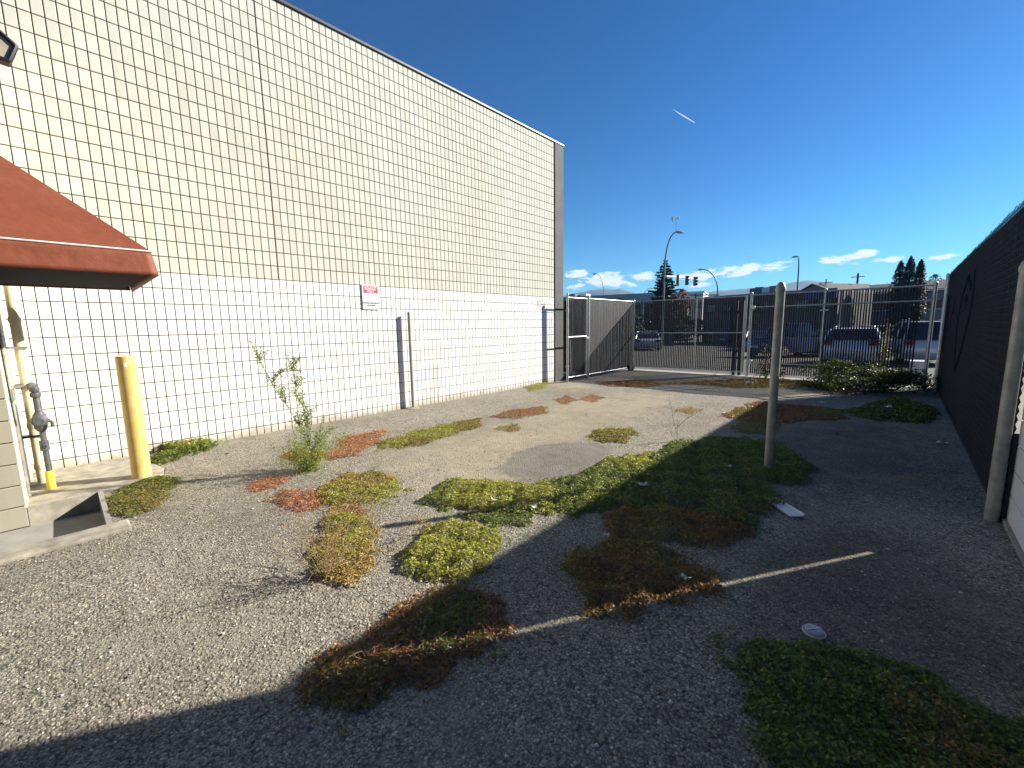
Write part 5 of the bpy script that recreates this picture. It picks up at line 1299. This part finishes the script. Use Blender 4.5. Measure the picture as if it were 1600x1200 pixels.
def tree_thing(name, x, y, label, h, kind, pal, group=None, w=1.0, n=3000):
    z = gz(y); t = thing(name, (x, y, z), label, 'tree', group)
    mb = MB(); mb.tube([(x, y, z - .2), (x, y, z + h * .5), (x, y, z + h * .97)], [h * .03, h * .018, .02], 8)
    cs = []; 
    if kind == 'spruce':
        zz = z + h * .10
        while zz < z + h * .98:
            f = (zz - z) / h; R_ = w * (1 - f) ** .85 * RNG.uniform(.75, 1.12) + .12; k = 7 if f < .8 else 5; a0 = RNG.uniform(0, 6.28)
            for q in range(k):
                a_ = a0 + 6.28 * q / k + RNG.normal() * .2; rr2 = R_ * RNG.uniform(.7, 1.1); tip = (x + math.cos(a_) * rr2, y + math.sin(a_) * rr2, zz - .10 * rr2 + .02)
                midp = (x + math.cos(a_) * rr2 * .5, y + math.sin(a_) * rr2 * .5, zz - .14 * rr2)
                mb.tube([(x, y, zz), midp, tip], [.03, .02, .006], 4, caps=False)
                m_ = int(60 * rr2) + 8
                g = RNG.uniform(.1, 1, m_); side = RNG.normal(0, .16, m_) * rr2 * (1.05 - g * .7)
                cs.append(np.stack([x + math.cos(a_) * rr2 * g - math.sin(a_) * side, y + math.sin(a_) * rr2 * g + math.cos(a_) * side, zz - .14 * rr2 * np.sin(g * 2.4) - np.abs(RNG.normal(0, .07, m_))], -1))
            zz += h * .027 * RNG.uniform(.8, 1.2)
        c_ = np.concatenate(cs); N = len(c_); nr = RNG.normal(size=(N, 3)) * .5 + np.array([0, 0, 1.0]); sz = RNG.uniform(.16, .34, N); asp = .5
    else:
        f = RNG.uniform(0, 1, n); a_ = RNG.uniform(0, 6.28, n)
        if kind == 'cedar': rad_ = w * np.sin(np.clip(f * .86 + .14, 0, 1) * math.pi) ** .55 * (.85 + .15 * np.sin(a_ * 5 + f * 23)); 
        else: rad_ = w * np.sqrt(np.clip(1 - (2 * f - 1) ** 2, 0, 1)) * (.8 + .25 * np.sin(a_ * 3 + f * 9))
        rr2 = rad_ * RNG.uniform(.55, 1.03, n) ; hz = h * (.04 + .96 * f) if kind == 'cedar' else h * (.3 + .7 * f)
        c_ = np.stack([x + np.cos(a_) * rr2, y + np.sin(a_) * rr2, z + hz + RNG.normal(0, .06, n)], -1); N = n
        nr = np.stack([np.cos(a_), np.sin(a_), RNG.uniform(0, 1, n)], -1) + RNG.normal(0, .5, (n, 3)); sz = RNG.uniform(.14, .32, N); asp = .55
        for q in range(6):
            a2 = q * 1.05; mb.tube([(x, y, z + h * .3), (x + math.cos(a2) * w * .7, y + math.sin(a2) * w * .7, z + h * (.55 + .07 * q))], [.04, .012], 5)
    mb.build('trunk', M['bark'], t)
    cols = np.array(pal)[RNG.integers(0, len(pal), N)] * RNG.uniform(.6, 1.3, (N, 1)); V, F = leaf_geo(c_, nr, sz, asp)
    np_mesh('crown', V, F, M['needle'], t, cols=np.repeat(cols, 4, axis=0), origin=org(t)); return t
SP = [(.018, .030, .014), (.026, .042, .018), (.014, .024, .014)]; CD = [(.014, .022, .010), (.020, .030, .012), (.010, .016, .008)]
p = far(1040, 404, 46); tree_thing('spruce_tree', p.x, p.y, 'tall dark spruce tree behind the curved lamp post with traffic lights', p.z - gz(p.y), 'spruce', SP, w=3.7)
for (px, py, lab, w_) in ((1408, 409, 'left cedar of the dark trio above the right end of the fence', .85), (1424, 402, 'tallest middle cedar of the dark trio above the right end of the fence', .85), (1440, 407, 'right cedar of the dark trio above the right end of the fence', .8)):
    p = far(px, py, 44); tree_thing('cedar_tree', p.x, p.y, lab, p.z - gz(p.y), 'cedar', CD, 'cedars beyond the back fence', w_, 3200)
p = far(1066, 452, 50); tree_thing('autumn_tree', p.x, p.y, 'small orange red autumn tree right of the spruce foot', p.z - gz(p.y), 'round', [(.26, .07, .02), (.20, .05, .02), (.10, .06, .02)], w=1.3, n=900)
p = far(1034, 453, 50); tree_thing('autumn_tree', p.x, p.y, 'small dull red autumn tree left of the spruce foot', p.z - gz(p.y), 'round', [(.16, .04, .02), (.08, .05, .02), (.05, .05, .02)], w=1.2, n=700)
p = far(1462, 429, 60); tree_thing('bare_tree', p.x, p.y, 'small round tree peeking over the right fence end', p.z - gz(p.y), 'round', CD, w=1.6, n=900)
p = far(1285, 446, 66); tree_thing('round_tree', p.x, p.y, 'little round dark tree by the gabled house', p.z - gz(p.y), 'round', CD, w=1.2, n=600)
for i, (px, py, dp_, w_, lab) in enumerate(((985, 492, 44, 2.2, 'low dark hedge bush left of the silver sedan'), (1075, 500, 52, 2.6, 'low dark hedge bush below the white building'), (1092, 500, 54, 2.0, 'small hedge bush beside the dark building'))):
    p = far(px, py, dp_); tree_thing('hedge_bush', p.x, p.y, lab, p.z - gz(p.y), 'round', CD, 'hedge bushes across the street', w_, 900)

M['lamp_steel'] = plain('lamp_steel', (.20, .21, .22), .5, .5)
def street_lamp(px, base_d, ytop, px_tip, ytip, label, r=.07, arm=True):
    t0 = far(px, ytop, base_d); x, y = t0.x, t0.y; z = gz(y); t = thing('street_lamp', (x, y, z), label, 'street lamp', 'street lamps along the road')
    tip = far(px_tip, ytip, base_d)
    k = [(x, y, z), (x, y, z + (t0.z - z) * .72)]
    for q in range(1, 8):
        f = q / 7; ang_ = f * math.pi / 2
        k.append((x + (tip.x - x) * (1 - math.cos(ang_)), y + (tip.y - y) * (1 - math.cos(ang_)), z + (t0.z - z) * .72 + (tip.z - z - (t0.z - z) * .72) * math.sin(ang_)))
    MB().tube(k, [r] * 2 + [r * (1 - .06 * q) for q in range(1, 8)], 10).build('pole', M['lamp_steel'], t, smooth=True)
    d_ = Vector((tip.x - x, tip.y - y, 0)); d_ = d_.normalized() if d_.length > .01 else Vector((1, 0, 0))
    h_ = MB(); c_ = Vector(tip) + d_ * .35; h_.tube([Vector(tip) - d_ * .05, Vector(tip) + d_ * .15 + Vector((0, 0, .02)), c_, Vector(tip) + d_ * .65 - Vector((0, 0, .04))], [.05, .10, .11, .04], 10); h_.build('lamp_head', M['galv'], t, smooth=True)
    return t
main = street_lamp(1040, 33, 370, 1056, 363, 'tall curved lamp post with a traffic signal arm before the spruce')
pm = far(1041, 432, 33); pe = far(1088, 437, 36.5)
sa = MB().tube([(pm.x, pm.y, pm.z), ((pm.x + pe.x) / 2, (pm.y + pe.y) / 2, (pm.z + pe.z) / 2 + .04), (pe.x, pe.y, pe.z)], [.08, .065, .05], 10).build('signal_arm', M['white_trim'], main, smooth=True)
def signal(p, par_group, label, facing):
    t = thing('traffic_signal', p, label, 'traffic light', par_group); R = facing
    MB().box(p, (.21, .18, .76), R).build('housing', plain('signal_yellow', (.22, .17, .05), .5), t, bevel=.02)
    u_ = Matrix.Rotation(R, 3, 'Z')
    for k, (zz, cc) in enumerate(((.26, (.25, .02, .01)), (0, (.2, .12, .01)), (-.26, (.01, .10, .05)))):
        c_ = Vector(p) + u_ @ Vector((0, -.105, zz)); l_ = MB(); wheel_geo(l_, c_, u_ @ Vector((0, 1, 0)), .10, .02, 14); lo2 = l_.build('lens', plain('signal_lens', cc, .2), t)
        l_ = MB(); l_.tube([c_, c_ + u_ @ Vector((0, -.12, 0))], .105, 14, caps=False); l_.build('visor', M['black'], lo2)
    return t
for k, (f, lab) in enumerate(((.36, 'traffic light nearest the lamp post on the white arm'), (.66, 'middle traffic light on the white signal arm'), (.95, 'outermost traffic light at the end of the white arm'))):
    q = Vector(pm).lerp(Vector(pe), f); signal((q.x, q.y, q.z - .15), 'traffic lights on the signal arms', lab, rad(20 + 25 * k))
# weather mast on top of the lamp
wm = far(1056.5, 362, 33); wt = far(1056, 341, 33)
wmt = thing('weather_mast', wm, 'thin anemometer mast on top of the curved lamp post', 'weather mast')
MB().tube([wm, wt], .018, 6).build('mast', M['lamp_steel'], wmt)
MB().tube([(wt.x - .28, wt.y, wt.z - .05), (wt.x + .24, wt.y, wt.z - .05)], .018, 6).build('crossarm', M['white_trim'], wmt)
wv = MB(); wv.tube([(wt.x - .26, wt.y, wt.z - .2), (wt.x - .26, wt.y, wt.z + .14)], [.05, .09], 8); wv.build('wind_vane', M['white_trim'], wmt)
wv = MB(); wv.tube([(wt.x + .2, wt.y, wt.z - .1), (wt.x + .2, wt.y, wt.z + .05)], [.07, .07], 8); wv.build('sensor', M['galv'], wmt)
street_lamp(944, 72, 440, 932, 428, 'lamp post with a short arm left of the spruce over the shop')
l3 = street_lamp(1123, 56, 426, 1098, 421, 'curved lamp post right of the white signal arm', r=.10)
pa = far(1123, 461, 56); pb = far(1070, 461, 58); MB().tube([pa, pb], .07, 8).build('signal_arm', M['black'], l3, smooth=True)
q = far(1087, 462, 57.3); signal((q.x, q.y, q.z - .1), 'traffic lights on the signal arms', 'traffic light alone on the dark lower arm', rad(30))
street_lamp(1249.5, 44, 403, 1247.5, 401, 'straight lamp post right of the yard post', r=.08)
street_lamp(1003, 95, 456, 1016, 450.5, 'small distant lamp post above the shop roof', r=.08)
def upole(px, ytop, dp_, label, r, arms=True, name='utility_pole', cat='utility pole'):
    t0 = far(px, ytop, dp_); t = thing(name, (t0.x, t0.y, gz(t0.y)), label, cat)
    MB().tube([(t0.x, t0.y, gz(t0.y)), t0], r, 10).build('shaft', M['bark'] if arms else M['galv'], t, smooth=True)
    if arms: MB().box((t0.x, t0.y, t0.z - .5), (1.6, .1, .1)).build('crossarm', M['bark'], t)
    return t
upole(1341, 427, 62, 'wooden utility pole above the row house roof', .13)
upole(1291, 436, 60, 'short roof mast pole beside the gabled house', .07)
upole(1316, 452, 16.8, 'thin grey pole standing just outside the back fence', .035, False, 'sign_pole', 'pole')
wbk = MB().bbox((.18, 14.9, gz(15) - .1), (.52, 15.3, .55)); o = wbk.build('concrete_barrier', M['white_trim'], bevel=.03); tag(o, 'white concrete barrier block outside the right end of the fence', 'barrier')
# kerbside utility cabinet
c_ = far(1046, 514, 42); cb = thing('utility_cabinet', (c_.x, c_.y, gz(c_.y)), 'dark blue grey utility cabinet at the foot of the lamp post', 'cabinet')
MB().box((c_.x, c_.y, gz(c_.y) + .65), (.85, .5, 1.3), rad(25)).build('body', plain('cabinet', (.05, .065, .085), .5), cb, bevel=.02)
MB().box((c_.x, c_.y, gz(c_.y) + 1.32), (.95, .6, .06), rad(25)).build('lid', plain('cabinet_lid', (.07, .085, .105), .5), cb)

# ------------------------------------------------------------------ hills, contrail, haze
def hills():
    ctrl = [(800, 464), (880, 463), (905, 457), (935, 452), (968, 452), (995, 459), (1030, 464), (1075, 464), (1105, 457), (1140, 453), (1190, 449), (1230, 443), (1262, 438), (1290, 442), (1330, 447), (1400, 449), (1500, 452), (1600, 455)]
    az, el = [], []
    for (px, py) in ctrl:
        d = survey(px, py); az.append(math.atan2(d[0], d[1])); el.append(d[2] / math.hypot(d[0], d[1]))
    A = np.linspace(rad(-80), rad(60), 420); E = np.interp(A, az, el, left=.06, right=.05)
    r0, r1, nr = 1900., 3600., 26; Rr = np.linspace(r0, r1, nr)
    V = []
    for j, r in enumerate(Rr):
        f = j / (nr - 1); s = math.sin(min(1, f / .62) * math.pi / 2) if f < .62 else math.cos((f - .62) / .38 * math.pi / 2)
        rid = wnz(A * 900, np.full_like(A, r * .35), .045, 3) * .10 + wnz(A * 900, np.full_like(A, r * .3), .13, 5) * .05
        peak = E * (r0 + (r1 - r0) * .62)
        zz = peak * s * (1 + rid * (1 - s) * 2.0 + wnz(A * 900, A * 0, .21, 1) * .012) - 3
        V.append(np.stack([np.sin(A) * r, np.cos(A) * r, zz], -1))
    V = np.concatenate(V); n = len(A); F = []
    i = np.arange(nr - 1)[:, None] * n + np.arange(n - 1)[None]; F = np.stack([i, i + 1, i + n + 1, i + n], -1).reshape(-1, 4)
    tag(np_mesh('hills', V, F, plain('forest_hills', (.045, .055, .035), .95, var=.5, scale=.006), smooth=True), kind='structure')
hills()
ct0, ct1 = far(1050, 170, 6000), far(1086, 192, 6000)
cm2 = MB(); cpts = [ct0.lerp(ct1, i / 9) for i in range(10)]; cm2.tube(cpts, [.6, 2, 3.5, 5, 6, 6.5, 6.5, 6, 5, 3], 8)
def cloud_mat():
    m, nt, p = new_mat('ice_cloud'); t = NT(nt); df = t.n.new('ShaderNodeBsdfDiffuse'); df.inputs[0].default_value = (.9, .9, .9, 1); tl = t.n.new('ShaderNodeBsdfTranslucent'); tl.inputs[0].default_value = (.9, .9, .9, 1)
    mx = t.n.new('ShaderNodeMixShader'); t.link(df.outputs[0], mx.inputs[1]); t.link(tl.outputs[0], mx.inputs[2]); trn = t.n.new('ShaderNodeBsdfTransparent'); m2 = t.n.new('ShaderNodeMixShader'); m2.inputs[0].default_value = .5
    t.link(mx.outputs[0], m2.inputs[1]); t.link(trn.outputs[0], m2.inputs[2]); t.link(m2.outputs[0], nt.nodes['Material Output'].inputs['Surface']); return m
tag(cm2.build('contrail', cloud_mat(), smooth=True), 'short thin white contrail high in the blue sky', 'contrail')
def haze(dens):
    m = bpy.data.materials.new('haze'); m.use_nodes = True; nt = m.node_tree; nt.nodes.remove(nt.nodes['Principled BSDF'])
    v = nt.nodes.new('ShaderNodeVolumePrincipled'); v.inputs['Color'].default_value = (.34, .64, 1.0, 1); v.inputs['Density'].default_value = dens; v.inputs['Anisotropy'].default_value = 0.0
    nt.links.new(v.outputs[0], nt.nodes['Material Output'].inputs['Volume'])
    o = MB().bbox((-9500, -9500, -2.2), (9500, 9500, 300)).build('haze', m); tag(o, kind='stuff')
haze(0.00018)
